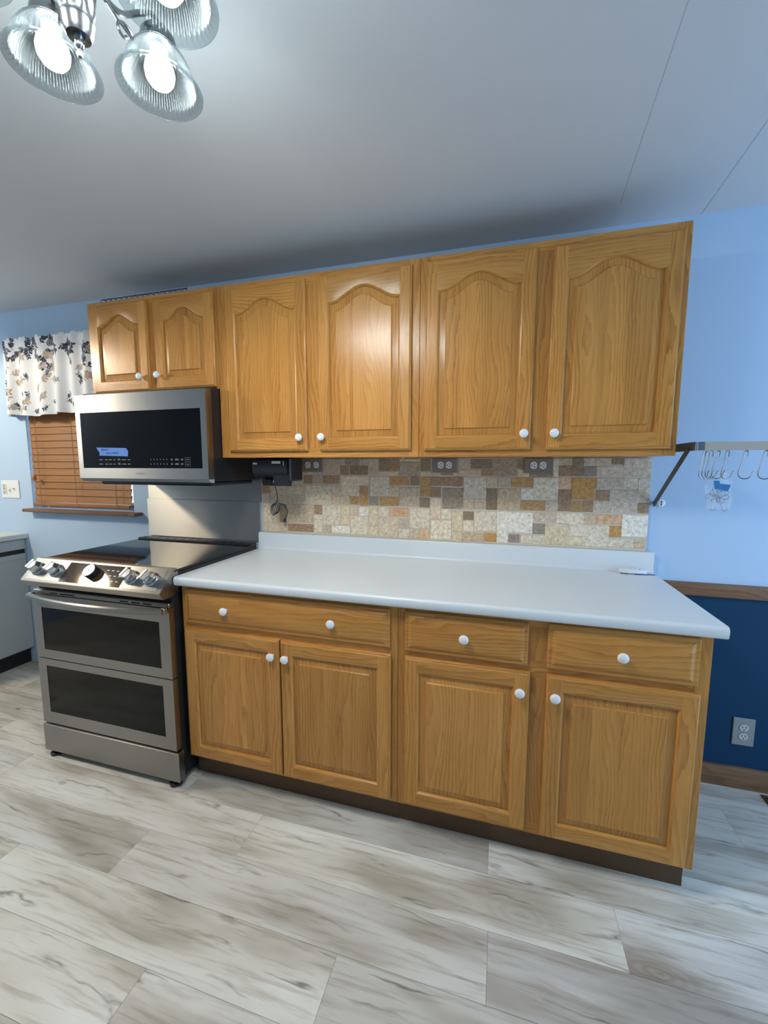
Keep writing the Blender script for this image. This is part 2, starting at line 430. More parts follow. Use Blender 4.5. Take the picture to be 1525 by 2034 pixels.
# back wall with window opening, dark lower part beyond the cabinets
WX0, WX1, WZ0, WZ1 = -1.715, -.872, 1.085, 2.07
mb = MB()
def wq(x0, x1, z0, z1): mb.face([(x0, 0, z0), (x1, 0, z0), (x1, 0, z1), (x0, 0, z1)])
wq(XL, WX0, 0, CZ); wq(WX0, WX1, 0, WZ0); wq(WX0, WX1, WZ1, CZ); wq(WX1, 1.5, 0, CZ); wq(1.5, XR, .855, CZ)
mb.face([(WX0, 0, WZ0), (WX0, 0, WZ1), (WX0, .14, WZ1), (WX0, .14, WZ0)])
mb.face([(WX1, 0, WZ0), (WX1, .14, WZ0), (WX1, .14, WZ1), (WX1, 0, WZ1)])
mb.face([(WX0, 0, WZ1), (WX1, 0, WZ1), (WX1, .14, WZ1), (WX0, .14, WZ1)])
mb.face([(WX0, 0, WZ0), (WX0, .14, WZ0), (WX1, .14, WZ0), (WX1, 0, WZ0)])
mb.mat = 1; wq(1.5, XR, 0, .855)
struct(mb.build('wall_back', [wall_m, teal_m], smooth=False))
mb = MB(); mb.face([(XL, YF, 0), (XL, 0, 0), (XL, 0, CZ), (XL, YF, CZ)]); struct(mb.build('wall_left', wall_m, smooth=False))
mb = MB(); mb.face([(XL, YF, 0), (XL, YF, CZ), (XR, YF, CZ), (XR, YF, 0)]); struct(mb.build('wall_front', wall_m, smooth=False))
mb = MB()
mb.face([(XR, YF, 0), (XR, YF, CZ), (XR, 0, CZ), (XR, 0, 0)])
struct(mb.build('wall_right', wall_m, smooth=False))
# trims
mb = MB().board('x', 0)
mb.prism([(0, .826), (-.016, .829), (-.020, .838), (-.020, .872), (-.016, .880), (0, .883)], 'x', 1.895, XR-.005)
struct(mb.build('trim_1', oak_dark))
mb = MB().board('x', 0)
mb.prism([(0, 0), (-.014, 0), (-.014, .078), (-.009, .088), (0, .091)], 'x', 1.895, XR-.005)
struct(mb.build('baseboard_back', oak_dark))

# window
win = bpy.data.objects.new('window_1', None); COL.objects.link(win); win.location = ((WX0+WX1)/2, .08, WZ0); win['kind'] = 'structure'
mb = MB()
fw_ = .045
mb.box(WX0, WX0+fw_, .075, .13, WZ0, WZ1, .003); mb.box(WX1-fw_, WX1, .075, .13, WZ0, WZ1, .003)
mb.box(WX0+fw_, WX1-fw_, .075, .13, WZ0, WZ0+fw_, .003); mb.box(WX0+fw_, WX1-fw_, .075, .13, WZ1-fw_, WZ1, .003)
mb.box(WX0+fw_, WX1-fw_, .085, .12, 1.56, 1.60, .003)
mb.build('window_frame', vinyl, win)
mb = MB(); mb.box(WX0+fw_, WX1-fw_, .10, .104, WZ0+fw_, WZ1-fw_); mb.build('window_glass', pane_m, win, smooth=False)
mb = MB().board('x', 0)
mb.prism([(.074, WZ0-.001), (-.052, WZ0-.001), (-.060, WZ0-.006), (-.060, WZ0-.016), (-.054, WZ0-.021), (.074, WZ0-.021)][::-1], 'x', WX0+.001, WX1-.001)
mb.box(-1.735, WX0+.001, -.060, -.0005, WZ0-.021, WZ0-.001, .004); mb.box(WX1-.001, -.806, -.060, -.0005, WZ0-.021, WZ0-.001, .004)
mb.build('window_sill', oak_dark, win)

# ================================================================== WOOD DOORS
def ring(mb, A, B, cols=None):
    """strip between two closed loops of equal length"""
    n = len(A)
    for i in range(n):
        k = (i+1) % n
        mb.face([A[i], A[k], B[k], B[i]])
def knob(parent, x, y, z, name='knob'):
    mb = MB()
    mb.lathe([(.0065, 0), (.0065, .009), (.0075, .011), (.0145, .0145), (.0162, .0185), (.0158, .0225), (.0125, .0258), (.006, .0275), (0, .028)], (x, y, z), (0, -1, 0), 24)
    return mb.build(name, white_cer, parent, ang=50)
NC = 28
def arch(x, xa, xb, zs, h):
    s = (x-(xa+xb)/2)/((xb-xa)/2); s = max(-1, min(1, s))
    a = min(1, abs(s)/.93)
    return zs+h*(.5*(1+math.cos(PI*a)))**.88
def door(parent, x0, x1, z0, z1, yf, arched, kn, name='door', stile=.046):
    th = .019; yb = yf+th
    xi, xj = x0+stile, x1-stile; zb = z0+.05
    zs = z1-(.108 if arched else .05); h = .056 if arched else 0
    if arched and z1-z0 < .5: h = .052; zs = z1-.100
    xs = [xi+(xj-xi)*i/NC for i in range(NC+1)]
    def loop(d, y):
        sx = (xj-xi-2*d)/(xj-xi)
        X = [(x-(xi+xj)/2)*sx+(xi+xj)/2 for x in xs]
        top = [(X[i], y, arch(xs[i], xi, xj, zs, h)-d*(1 if not arched else 1.12)) for i in range(NC+1)]
        bot = [(x, y, zb+d) for x in X]
        return bot, top
    mb = MB('z')
    q = .007
    # routed outer edge
    prof = [(0, yb), (0, yf+.007), (.003, yf+.004), (.0045, yf+.0035), (q, yf)]
    for (d0, a), (d1, b) in zip(prof, prof[1:]):
        for side in range(4):
            c0 = [(x0+d0, z0+d0), (x1-d0, z0+d0), (x1-d0, z1-d0), (x0+d0, z1-d0)]
            c1 = [(x0+d1, z0+d1), (x1-d1, z0+d1), (x1-d1, z1-d1), (x0+d1, z1-d1)]
            k = (side+1) % 4
            mb.grain = 'x' if side in (0, 2) else 'z'
            mb.face([(c0[side][0], a, c0[side][1]), (c0[k][0], a, c0[k][1]), (c1[k][0], b, c1[k][1]), (c1[side][0], b, c1[side][1])])
    mb.face([(x0, yb, z0), (x0, yb, z1), (x1, yb, z1), (x1, yb, z0)])
    X0, X1, Z0, Z1 = x0+q, x1-q, z0+q, z1-q
    bot, top = loop(0, yf)
    for (a, b) in ((X0, xi), (xj, X1)):
        mb.board('z', .11); mb.face([(a, yf, Z0), (b, yf, Z0), (b, yf, Z1), (a, yf, Z1)])
    mb.board('x', .11); mb.face([(xi, yf, Z0), (xj, yf, Z0), (xj, yf, zb), (xi, yf, zb)])
    mb.board('x', .11)
    for i in range(NC): mb.face([top[i], top[i+1], (xs[i+1], yf, Z1), (xs[i], yf, Z1)])
    # sticking
    stick = [(0, yf), (.002, yf+.0008), (.0045, yf+.002), (.007, yf+.0055), (.0085, yf+.010)]
    L = [loop(d, y) for d, y in stick]
    for (A, B) in zip(L, L[1:]):
        mb.grain = 'x'
        for i in range(NC):
            mb.face([A[0][i], A[0][i+1], B[0][i+1], B[0][i]]); mb.face([A[1][i+1], A[1][i], B[1][i], B[1][i+1]])
        mb.grain = 'z'
        mb.face([A[1][0], A[0][0], B[0][0], B[1][0]]); mb.face([A[0][-1], A[1][-1], B[1][-1], B[0][-1]])
    d_ob = mb.build(name, oak, parent, ang=28)
    pm = MB('z').board('z', .10)
    pp_ = [(.0075, yf+.0108), (.012, yf+.0105), (.024, yf+.0082), (.0325, yf+.0064), (.0342, yf+.0030), (.0365, yf+.0012)]
    L = [loop(d, y) for d, y in pp_]
    for (A, B) in zip(L, L[1:]):
        for i in range(NC):
            pm.face([A[0][i], A[0][i+1], B[0][i+1], B[0][i]]); pm.face([A[1][i+1], A[1][i], B[1][i], B[1][i+1]])
        pm.face([A[1][0], A[0][0], B[0][0], B[1][0]]); pm.face([A[0][-1], A[1][-1], B[1][-1], B[0][-1]])
    b, tp = L[-1]
    cuts = sorted(R.sample(range(5, NC-4), 3))
    for i in range(NC):
        if i in cuts: pm.board('z', .10)
        pm.face([b[i], b[i+1], tp[i+1], tp[i]])
    pm.build('raised_panel', oak, d_ob, ang=28)
    if kn: knob(d_ob, kn[0], yf, kn[1])
    return d_ob
def drawer(parent, x0, x1, z0, z1, yf, kns):
    mb = MB('x').board('x', .09); yb = yf+.019
    prof = [(0, yb), (0, yf+.010), (.003, yf+.0075), (.013, yf+.0068), (.0145, yf+.0055), (.024, yf+.0008), (.027, yf)]
    for (d0, a), (d1, b) in zip(prof, prof[1:]):
        c0 = [(x0+d0, z0+d0), (x1-d0, z0+d0), (x1-d0, z1-d0), (x0+d0, z1-d0)]
        c1 = [(x0+d1, z0+d1), (x1-d1, z0+d1), (x1-d1, z1-d1), (x0+d1, z1-d1)]
        for s_ in range(4):
            k = (s_+1) % 4
            mb.face([(c0[s_][0], a, c0[s_][1]), (c0[k][0], a, c0[k][1]), (c1[k][0], b, c1[k][1]), (c1[s_][0], b, c1[s_][1])])
    d = .027
    mb.face([(x0+d, yf, z0+d), (x1-d, yf, z0+d), (x1-d, yf, z1-d), (x0+d, yf, z1-d)])
    mb.face([(x0, yb, z0), (x0, yb, z1), (x1, yb, z1), (x1, yb, z0)])
    o = mb.build('drawer', oak, parent, ang=20)
    for kx, kz in kns: knob(o, kx, yf, kz)
    return o

# ================================================================== WALL CABINETS
YU = -.298; YD = YU-.019
def wall_cab(label, x0, x1, z0, z1, doors, mids, endl=False, endr=False):
    c = thing('wall_cabinet', label, 'cabinet', ((x0+x1)/2, 0, z0), 'oak wall cabinets')
    mb = MB('z').board('z', .04)
    mb.box(x0+.001, x1-.001, YU+.019, -.0015, z0+.001, z1)
    mb.build('carcass', oak, c, smooth=False)
    mb = MB('z')
    sw = .042
    xs_ = [x0]+mids+[x1]
    mb.board('z'); mb.box(x0, x0+sw, YU, YU+.0189, z0, z1, .0012)
    mb.board('z'); mb.box(x1-sw, x1, YU, YU+.0189, z0, z1, .0012)
    for mx_ in mids: mb.board('z'); mb.box(mx_-.035, mx_+.035, YU+.0004, YU+.0188, z0+.04, z1-.04)
    mb.board('x'); mb.box(x0+sw, x1-sw, YU+.0002, YU+.0189, z0, z0+.042, .0008)
    mb.board('x'); mb.box(x0+sw, x1-sw, YU+.0002, YU+.0189, z1-.042, z1, .0008)
    mb.build('face_frame', oak, c, ang=25)
    for d in doors: door(c, *d)
    return c
ZB, ZT = 1.403, 2.174
wall_cab('short two-door oak wall cabinet above the microwave', -.763, -.0008, 1.722, ZT,
    [(-.731, -.384, 1.731, 2.152, YD, True, (-.427, 1.795)), (-.345, -.010, 1.731, 2.152, YD, True, (-.322, 1.796))], [-.365])
wall_cab('tall two-door oak wall cabinet beside the microwave, above the can opener', 0, .9425, ZB, ZT,
    [(.052, .449, 1.431, 2.151, YD, True, (.419, 1.489)), (.507, .911, 1.431, 2.151, YD, True, (.524, 1.489))], [.478])
wall_cab('tall two-door oak wall cabinet at the right end of the row', .9435, 1.858, ZB, ZT,
    [(.968, 1.374, 1.429, 2.151, YD, True, (1.349, 1.488)), (1.430, 1.837, 1.428, 2.145, YD, True, (1.455, 1.487))], [1.402])

# ================================================================== BASE CABINETS
YB = -.600; YBD = YB-.019
def base_cab(label, x0, x1, doors, drawers, mids, right_end=False):
    c = thing('base_cabinet', label, 'cabinet', ((x0+x1)/2, -.3, 0), 'oak base cabinets')
    mb = MB('z').board('z', .04)
    mb.box(x0+.001, x1-(.0005 if right_end else .001), YB+.019, -.0015, .105, .8755)
    mb.build('carcass', oak, c, smooth=False)
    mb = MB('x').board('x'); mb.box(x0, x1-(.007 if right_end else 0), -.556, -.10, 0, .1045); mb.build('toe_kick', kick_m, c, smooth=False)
    mb = MB('z'); sw = .040
    mb.board('z'); mb.box(x0, x0+sw, YB, YB+.0189, .105, .8755, .0012)
    mb.board('z'); mb.box(x1-sw, x1, YB, YB+.0189, .105, .8755, .0012)
    for mx_ in mids: mb.board('z'); mb.box(mx_-.04, mx_+.04, YB+.0004, YB+.0188, .105+.03, .84)
    mb.board('x'); mb.box(x0+sw, x1-sw, YB+.0002, YB+.0189, .105, .145, .0008)
    mb.board('x'); mb.box(x0+sw, x1-sw, YB+.0002, YB+.0189, .84, .8755, .0008)
    mb.board('x'); mb.box(x0+sw, x1-sw, YB+.0003, YB+.0189, .67, .73, .0008)
    mb.build('face_frame', oak, c, ang=25)
    for d in doors: door(c, *d)
    for d in drawers: drawer(c, *d)
    return c
base_cab('oak base cabinet next to the range with one wide two-knob drawer', .002, .9345,
    [(.018, .461, .118, .690, YBD, False, (.434, .627)), (.4665, .911, .120, .688, YBD, False, (.495, .625))],
    [(.024, .907, .715, .857, YBD, [(.229, .789), (.688, .788)])], [])
base_cab('oak base cabinet at the right end with two small drawers over two doors', .9355, 1.889,
    [(.963, 1.385, .122, .690, YBD, False, (1.354, .628)), (1.437, 1.864, .117, .691, YBD, False, (1.462, .627))],
    [(.962, 1.376, .712, .857, YBD, [(1.170, .788)]), (1.436, 1.855, .713, .862, YBD, [(1.646, .788)])], [1.41], True)

# ================================================================== COUNTERTOP
ct = thing('countertop', 'long pale grey laminate countertop with rolled front edge on the oak base cabinets', 'countertop', (.95, -.3, .876))
mb = MB('x')
prof = [(-.002, .8765), (-.632, .8765), (-.637, .879), (-.640, .884), (-.6415, .895)]
for i in range(7):
    a = PI*.5*i/6; prof.append((-.6285-.013*math.cos(a), .901+.013*math.sin(a)))
prof += [(-.04, .914), (-.002, .914)]
mb.prism(prof, 'x', .0, 1.907); mb.build('slab', laminate, ct, ang=40)
mb = MB('x'); p2 = [(-.002, .9142)]
for i in range(6):
    a = PI*.5*i/5; p2.append((-.0365+.013*math.sin(a)-.0+.0, .9142+.013*(1-math.cos(a))))
p2 = [(-.002, .9142), (-.0375, .9142)] + [(-.0375+.013*math.sin(a), .9272-.013*math.cos(a)) for a in [PI*.5*i/5 for i in range(1, 6)]]
p2 += [(-.0245, .994), (-.0215, 1.001), (-.016, 1.0035), (-.002, 1.0035)]
mb.prism(p2, 'x', .002, 1.906); mb.build('backsplash_lip', laminate, ct, ang=40)

# ================================================================== TILE BACKSPLASH
TILES = "279,1320,328,1336,t;332,1321,380,1336,g;387,1321,479,1400,g;483,1370,506,1400,g;509,1370,585,1400,k;483,1320,529,1367,b;535,1321,630,1367,d;278,1272,327,1316,b;333,1273,379,1316,g;384,1273,478,1316,b;488,1217,584,1315,T;176,1223,276,1265,t;27,1219,70,1259,o;77,1168,170,1264,t;177,1169,223,1214,t;230,1171,275,1213,t;285,1174,428,1265,T;433,1219,481,1265,t;432,1169,475,1212,t;481,1170,528,1212,t;532,1170,582,1211,o;25,1165,69,1213,g;29,1061,121,1159,T;128,1062,169,1161,b;178,1067,327,1163,t;332,1114,377,1162,b;383,1062,478,1161,l;484,1114,531,1161,y;535,1116,576,1162,y;484,1065,529,1109,y;25,1010,117,1053,T;124,1012,170,1057,t;177,1017,326,1057,b;331,1017,377,1108,l;381,1017,426,1055,g;430,1017,532,1057,w;535,1016,629,1109,l;269,1272,273,1397,t;32,1270,262,1402,t;587,1370,633,1400,g;636,1320,684,1400,g;688,1341,739,1400,d;742,1341,791,1399,b;794,1388,893,1399,t;794,1318,894,1385,D;898,1341,944,1399,d;897,1318,944,1336,t;949,1321,996,1336,g;998,1322,1054,1336,b;688,1319,789,1338,t;641,1219,739,1313,G;744,1271,842,1314,o;847,1272,892,1315,d;898,1218,946,1314,o;949,1272,1047,1314,b;585,1270,632,1314,T;587,1166,632,1264,o;741,1220,790,1264,t;795,1170,893,1262,g;948,1217,997,1265,b;637,1169,684,1213,k;689,1168,790,1213,o;895,1166,943,1212,d;947,1111,997,1211,T;583,1113,632,1159,w;638,1064,682,1161,y;638,1013,682,1059,y;688,1115,738,1160,l;743,1117,839,1160,r;848,1062,945,1160,l;1001,1111,1048,1162,l;688,1012,787,1107,T;794,1059,840,1107,g;791,1011,845,1054,l;849,1011,892,1055,t;896,1011,945,1055,r;949,1012,1050,1104,l;1077,1352,1133,1399,g;1135,1353,1232,1398,d;1078,1321,1181,1348,t;1184,1321,1234,1349,b;1237,1320,1341,1398,D;1341,1353,1372,1398,d;1343,1319,1393,1350,t;1395,1317,1441,1331,b;1443,1318,1491,1331,b;1051,1270,1099,1316,b;1006,1164,1102,1262,D;1104,1219,1207,1315,G;1209,1271,1256,1316,t;1258,1270,1316,1316,g;1318,1270,1411,1315,o;1412,1219,1518,1315,l;1107,1165,1153,1212,t;1156,1167,1208,1213,g;1210,1164,1256,1263,d;1259,1165,1361,1264,M;1362,1216,1413,1264,w;1363,1166,1465,1211,o;1467,1164,1520,1213,p;1054,1056,1104,1151,y;1106,1113,1152,1152,d;1157,1061,1258,1154,l;1260,1011,1311,1158,w;1311,1061,1417,1155,w;1418,1116,1523,1157,p;1107,1056,1154,1107,l;1052,1007,1102,1049,y;1105,1011,1202,1050,M;1206,1014,1260,1054,O;1314,1016,1362,1053,k;1418,1060,1468,1107,k;1369,1014,1417,1052,l;1418,1014,1470,1053,l;1470,1015,1575,1106,y;1492,1320,1515,1399,l;1515,1371,1569,1399,g;1517,1322,1568,1368,b;1569,1322,1615,1401,d;1615,1373,1723,1400,p;1724,1373,1770,1399,d;1617,1322,1667,1366,k;1668,1323,1772,1366,p;1771,1323,1873,1399,p;1518,1268,1571,1317,r;1572,1219,1667,1316,O;1670,1270,1776,1316,p;1776,1269,1829,1315,l;1830,1216,1879,1316,p;1520,1167,1570,1263,b;1570,1166,1621,1214,o;1622,1167,1662,1215,b;1662,1167,1726,1216,p;1673,1219,1723,1263,b;1724,1168,1832,1264,p;1832,1168,1882,1211,b;1516,1111,1573,1158,l;1573,1058,1628,1158,l;1626,1114,1679,1159,t;1680,1117,1777,1158,r;1778,1065,1886,1159,w;1628,1014,1731,1107,l;1730,1061,1779,1109,O;1575,1016,1627,1053,y;1730,1017,1830,1054,l;1830,1017,1883,1056,t"
TC = {'l': (.46, .425, .37), 't': (.40, .33, .255), 'T': (.46, .40, .33), 'b': (.225, .155, .10), 'g': (.33, .285, .24), 'G': (.40, .365, .32), 'd': (.17, .13, .088),
      'D': (.24, .20, .155), 'o': (.29, .185, .085), 'O': (.36, .205, .07), 'w': (.52, .515, .50), 'y': (.44, .39, .30), 'r': (.42, .28, .19), 'k': (.205, .185, .17), 'p': (.385, .335, .295), 'M': (.36, .29, .21)}
ts = thing('tile_backsplash', 'tumbled travertine mosaic tile backsplash between countertop and wall cabinets', 'backsplash', (.94, 0, 1.005))
mb = MB(); mb.box(.021, 1.876, -.0108, -.0008, 1.0045, 1.4025); mb.build('grout', grout_m, ts, smooth=False)
mb = MB()
for q in TILES.split(';'):
    x0, z0, x1, z1, c = q.split(','); x0, z0, x1, z1 = (int(a)/1000 for a in (x0, z0, x1, z1))
    x0 = max(x0, .022); x1 = min(x1, 1.876); z0 = max(z0, 1.0055); z1 = min(z1, 1.402)
    tt = R.uniform(1.48, 1.72); mb.tint = tuple(a*tt*k_ for a, k_ in zip(TC[c], (1.06, .98, .86)))
    j = R.uniform(0, .0012)
    # edges slightly uneven, tumbled
    mb.box(x0-.0003, x1+.0003, -.0128-j, -.0109, z0-.0003, z1+.0003, .0012)
mb.build('tiles', tile_m, ts, smooth=False)

# ---------------- outlets
def receptacle_mb(mbs, c, horiz, y, face=True):
    """one receptacle face centred at c=(x,z)"""
    a, s_ = mbs
    pts = []
    rr = .0165
    for i in range(28):
        th = 2*PI*i/28; px, pz = rr*math.cos(th), rr*math.sin(th)
        if horiz: px = max(-.0142, min(.0142, px))
        else: pz = max(-.0142, min(.0142, pz))
        pts.append((c[0]+px, c[1]+pz))
    a.prism(pts, 'y', y, y-.0022)
    yy = y-.0022
    if horiz:
        for dz in (-.0062, .0062): s_.box(c[0]-.001, c[0]+.0075, yy-.0003, yy, c[1]+dz-.0013, c[1]+dz+.0013)
        s_.lathe([(.0026, 0), (.0026, .0003)], (c[0]-.0085, yy, c[1]), (0, -1, 0), 12)
    else:
        for dx in (-.0062, .0062): s_.box(c[0]+dx-.0013, c[0]+dx+.0013, yy-.0003, yy, c[1]-.001, c[1]+.0075)
        s_.lathe([(.0026, 0), (.0026, .0003)], (c[0], yy, c[1]-.0085), (0, -1, 0), 12)
def outlet(label, cx, cz, wd, ht, horiz, y, pm, sep, grp, zcut=None):
    o = thing('wall_outlet', label, 'outlet', (cx, y, cz), grp)
    mb = MB(); mb.box(cx-wd/2, cx+wd/2, y-.005, y, cz-ht/2, (cz+ht/2) if zcut is None else zcut, .0022); mb.build('cover_plate', pm, o, ang=30)
    for s_ in (-1, 1):
        a, b = MB(), MB()
        c = (cx+s_*sep, cz) if horiz else (cx, cz+s_*sep)
        receptacle_mb((a, b), c, horiz, y-.005)
        r = a.build('receptacle', ivory_pl if horiz else grey_white, o); b.build('slots', slot_m, r, smooth=False)
    mb = MB(); mb.lathe([(.003, 0), (.0025, .0008), (0, .001)], (cx, y-.005, cz), (0, -1, 0), 12); mb.build('screw', pm, o)
G = 'taupe outlets in the tile backsplash'
outlet('taupe double outlet in the tile, just right of the black can opener', .328, 1.370, .118, .072, True, -.0137, brown_pl, .0235, G, 1.402)
outlet('taupe double outlet in the middle of the tile backsplash', 1.014, 1.370, .118, .072, True, -.0137, brown_pl, .0195, G, 1.402)
outlet('taupe double outlet in the tile, rightmost of the three under the cabinets', 1.430, 1.369, .118, .072, True, -.0137, brown_pl, .0195, G, 1.402)
outlet('grey wall outlet on the dark teal wall beside the base cabinet', 2.289, .253, .078, .122, False, -.0006, grey_plate, .0195, None)

# switch plate left of window
sw = thing('switch_plate', 'wide white three-gang switch plate on the wall left of the window', 'switch', (-1.907, 0, 1.206))
mb = MB(); mb.box(-1.989, -1.825, -.0065, -.0006, 1.146, 1.266, .0025); mb.build('cover_plate', white_pl, sw, ang=30)
mb = MB(); mb.box(-1.973, -1.940, -.0095, -.0064, 1.172, 1.240, .001); dr = mb.build('receptacle', ivory_pl, sw)
mb = MB()
for i, z in enumerate((1.180, 1.190, 1.204, 1.213, 1.223, 1.233)):
    mb.box(-1.968, -1.948, -.0099, -.0094, z-.0016, z+.0016)
mb.build('slots', slot_m, dr, smooth=False)
for x, up in ((-1.908, -1), (-1.866, 1)):
    mb = MB(); mb.box(x-.006, x+.006, -.0075, -.0064, 1.193, 1.219, .0004)
    f_ = mb.build('toggle_frame', ivory_pl, sw)
    mb = MB(); mb.prism([(-.0066, 1.200), (-.0066, 1.212), (-.019, 1.206+up*.010+.003), (-.019, 1.206+up*.010-.003)], 'x', x-.0042, x+.0042)
    mb.build('toggle', ivory_pl, f_)

# ================================================================== RANGE
rg = thing('kitchen_range', 'stainless slide-in double-oven range with black glass cooktop', 'range', (-.385, -.35, 0))
RX0, RX1 = -.766, -.005
mb = MB()
mb.box(RX0+.004, RX1-.004, -.640, -.030, .022, .905, .002); mb.build('body', blk_matte, rg)
mb = MB('x'); mb.box(RX0+.006, RX1+.002, -.632, -.090, .930, .9395, .002); mb.build('cooktop', cook_glass, rg)
mb = MB('x'); mb.box(RX0, RX1, -.634, -.036, .905, .9302, .003); mb.build('cooktop_rim', blk, rg)
mb = MB('x'); mb.box(RX0+.002, RX1+.002, -.090, -.034, .930, .948, .004)
rv = mb.build('rear_vent', blk, rg)
mb = MB('x')
for i in range(12): mb.box(RX0+.06+i*.055, RX0+.10+i*.055, -.075, -.050, .948, .9485)
mb.build('vent_slots', slot_m, rv, smooth=False)
# sloped control panel
A, Bp = Vector((0, -.633, .944)), Vector((0, -.708, .866))
sl = (Bp-A).normalized(); nn = Vector((0, sl.z, -sl.y)); nn = nn if nn.y < 0 else -nn
mb = MB('x')
mb.prism([(-.610, .930), (-.612, .945), (A.y, A.z), (Bp.y, Bp.z), (-.711, .860), (-.694, .834), (-.640, .834), (-.610, .86)], 'x', RX0+.004, RX1+.001)
cp = mb.build('control_panel', range_steel, rg, ang=25)
def onp(x, s_, h=0.0): return Vector((x, 0, 0))+A+sl*s_+nn*h
def slab_on(mb, x0, x1, s0, s1, h0, h1):
    P = [onp(x, s_, h) for h in (h0, h1) for (x, s_) in ((x0, s0), (x1, s0), (x1, s1), (x0, s1))]
    for q in ((3, 2, 1, 0), (4, 5, 6, 7), (0, 1, 5, 4), (1, 2, 6, 5), (2, 3, 7, 6), (3, 0, 4, 7)): mb.face([P[i] for i in q])
mb = MB('x'); slab_on(mb, RX0+.022, RX1-.020, .008, .104, 0, .0012); mb.build('inset_plate', range_steel, cp, smooth=False)
mb = MB('x'); slab_on(mb, -.545, -.215, .009, .103, .0012, .0026); dg_ = mb.build('display_glass', M('mirror_black_glass', (.10, .07, .045), .04, .4, .6), cp, smooth=False)
mb = MB('x')
for r_ in range(3):
    for c_ in range(4): slab_on(mb, -.325+c_*.026, -.325+c_*.026+.013, .030+r_*.024, .034+r_*.024, .0026, .0029)
mb.build('button_marks', lite_print, dg_, smooth=False)
for kx in (-.700, -.594, -.176, -.078):
    mb = MB(); c = onp(kx, .055, .0012)
    mb.lathe([(.031, 0), (.031, .003), (.0275, .006), (.027, .018), (.024, .020), (0, .020)], c, nn, 32)
    kb = mb.build('burner_knob', chrome, cp)
    mb = MB(); P = []
    ax = Vector((1, 0, 0)); d2 = nn.cross(ax)
    # faceted grip: hexagonal cap with a flat bright bar
    mb.lathe([(.0255, .020), (.0235, .038), (.020, .042), (0, .042)], c, nn, 6)
    mb.build('grip', chrome, kb, ang=15)
    mb = MB(); b0 = c+nn*.040
    e = (Vector((.35, 0, 0))-sl).normalized(); f = nn.cross(e)
    o_ = -f*.014 if f.x > 0 else f*.014
    pts = [b0+o_+e*i*.020+f*j*.0052+nn*k for k in (-.006, .004) for (i, j) in ((-1, -1), (1, -1), (1, 1), (-1, 1))]
    for q in ((3, 2, 1, 0), (4, 5, 6, 7), (0, 1, 5, 4), (1, 2, 6, 5), (2, 3, 7, 6), (3, 0, 4, 7)): mb.face([pts[i] for i in q])
    mb.build('pointer_bar', range_steel, kb, smooth=False)
mb = MB(); c = onp(-.385, .052, .0026)
mb.lathe([(.029, 0), (.029, .025), (.027, .0275), (0, .0275)], c, nn, 32); dl = mb.build('selector_dial', blk, cp)
mb = MB(); mb.lathe([(.0265, .0276), (.0255, .0286), (0, .0288)], c, nn, 32); mb.build('dial_cap', chrome, dl)
# oven doors
def oven_door(z0, z1, wz0, wz1, name):
    mb = MB('x'); yf = -.668; wx0, wx1 = -.716, -.058
    x0, x1 = RX0, RX1
    for (a, b, c, d) in ((x0, wx0, z0, z1), (wx1, x1, z0, z1), (wx0, wx1, z0, wz0), (wx0, wx1, wz1, z1)):
        mb.box(a, b, yf, -.6405, c, d)
    o = mb.build(name, range_steel, rg, smooth=False)
    mb = MB(); mb.box(wx0, wx1, yf+.0015, yf+.006, wz0, wz1); mb.build('oven_window', oven_glass, o, smooth=False)
    return o
d1 = oven_door(.486, .786, .527, .727, 'upper_oven_door')
d2 = oven_door(.166, .4815, .222, .449, 'lower_oven_door')
text('SAMSUNG', .0125, (-.385, -.6684, .193), FRONT, grey_print, 'maker_mark', d2)
mb = MB('x'); P = []
n = 24; sec = [(0, -.011), (-.010, -.0135), (-.016, -.008), (-.017, .006), (-.012, .0125), (0, .011)]
rings = []
for i in range(n+1):
    s_ = i/n; x = RX0+.006+(RX1-.012-RX0)*s_; bow = .045*(1-(2*s_-1)**2)
    yc = -.682-bow
    rings.append([(x, yc+a, .783+b) for a, b in sec])
for i in range(n):
    for k in range(6): mb.face([rings[i][k], rings[i+1][k], rings[i+1][(k+1) % 6], rings[i][(k+1) % 6]])
mb.face(rings[0]); mb.face(rings[-1][::-1])
hd = mb.build('door_handle', range_steel, d1, ang=40)
for xa in (RX0+.004, RX1-.022):
    mb = MB('x'); mb.box(xa, xa+.018, -.690, -.6685, .769, .795, .003); mb.build('handle_end', nickel, hd)
mb = MB('x'); mb.box(RX0+.002, RX1-.002, -.664, -.6405, .7865, .806, .003); vt = mb.build('vent_rail', range_steel, d1)
for xs_ in ((-.66, -.60, -.56), (-.26, -.20, -.14)):
    mb = MB('x')
    for x in xs_: mb.box(x, x+.045, -.6645, -.6638, .793, .799)
    mb.build('vent_slots', slot_m, vt, smooth=False)
mb = MB('x'); mb.box(RX0+.001, RX1+.012, -.674, -.6405, .028, .158, .002); mb.build('storage_drawer', range_steel, rg)
mb = MB('x'); mb.box(RX0+.02, RX1-.005, -.655, -.6402, .158, .1655); mb.build('drawer_gap', slot_m, rg, smooth=False)
for x, y in ((-.725, -.650), (-.035, -.650), (-.725, -.08), (-.035, -.08)):
    mb = MB(); mb.lathe([(.026, 0), (.026, .010), (.014, .014), (.014, .030)], (x, y, 0), (0, 0, 1), 20); mb.build('levelling_foot', blk, rg)

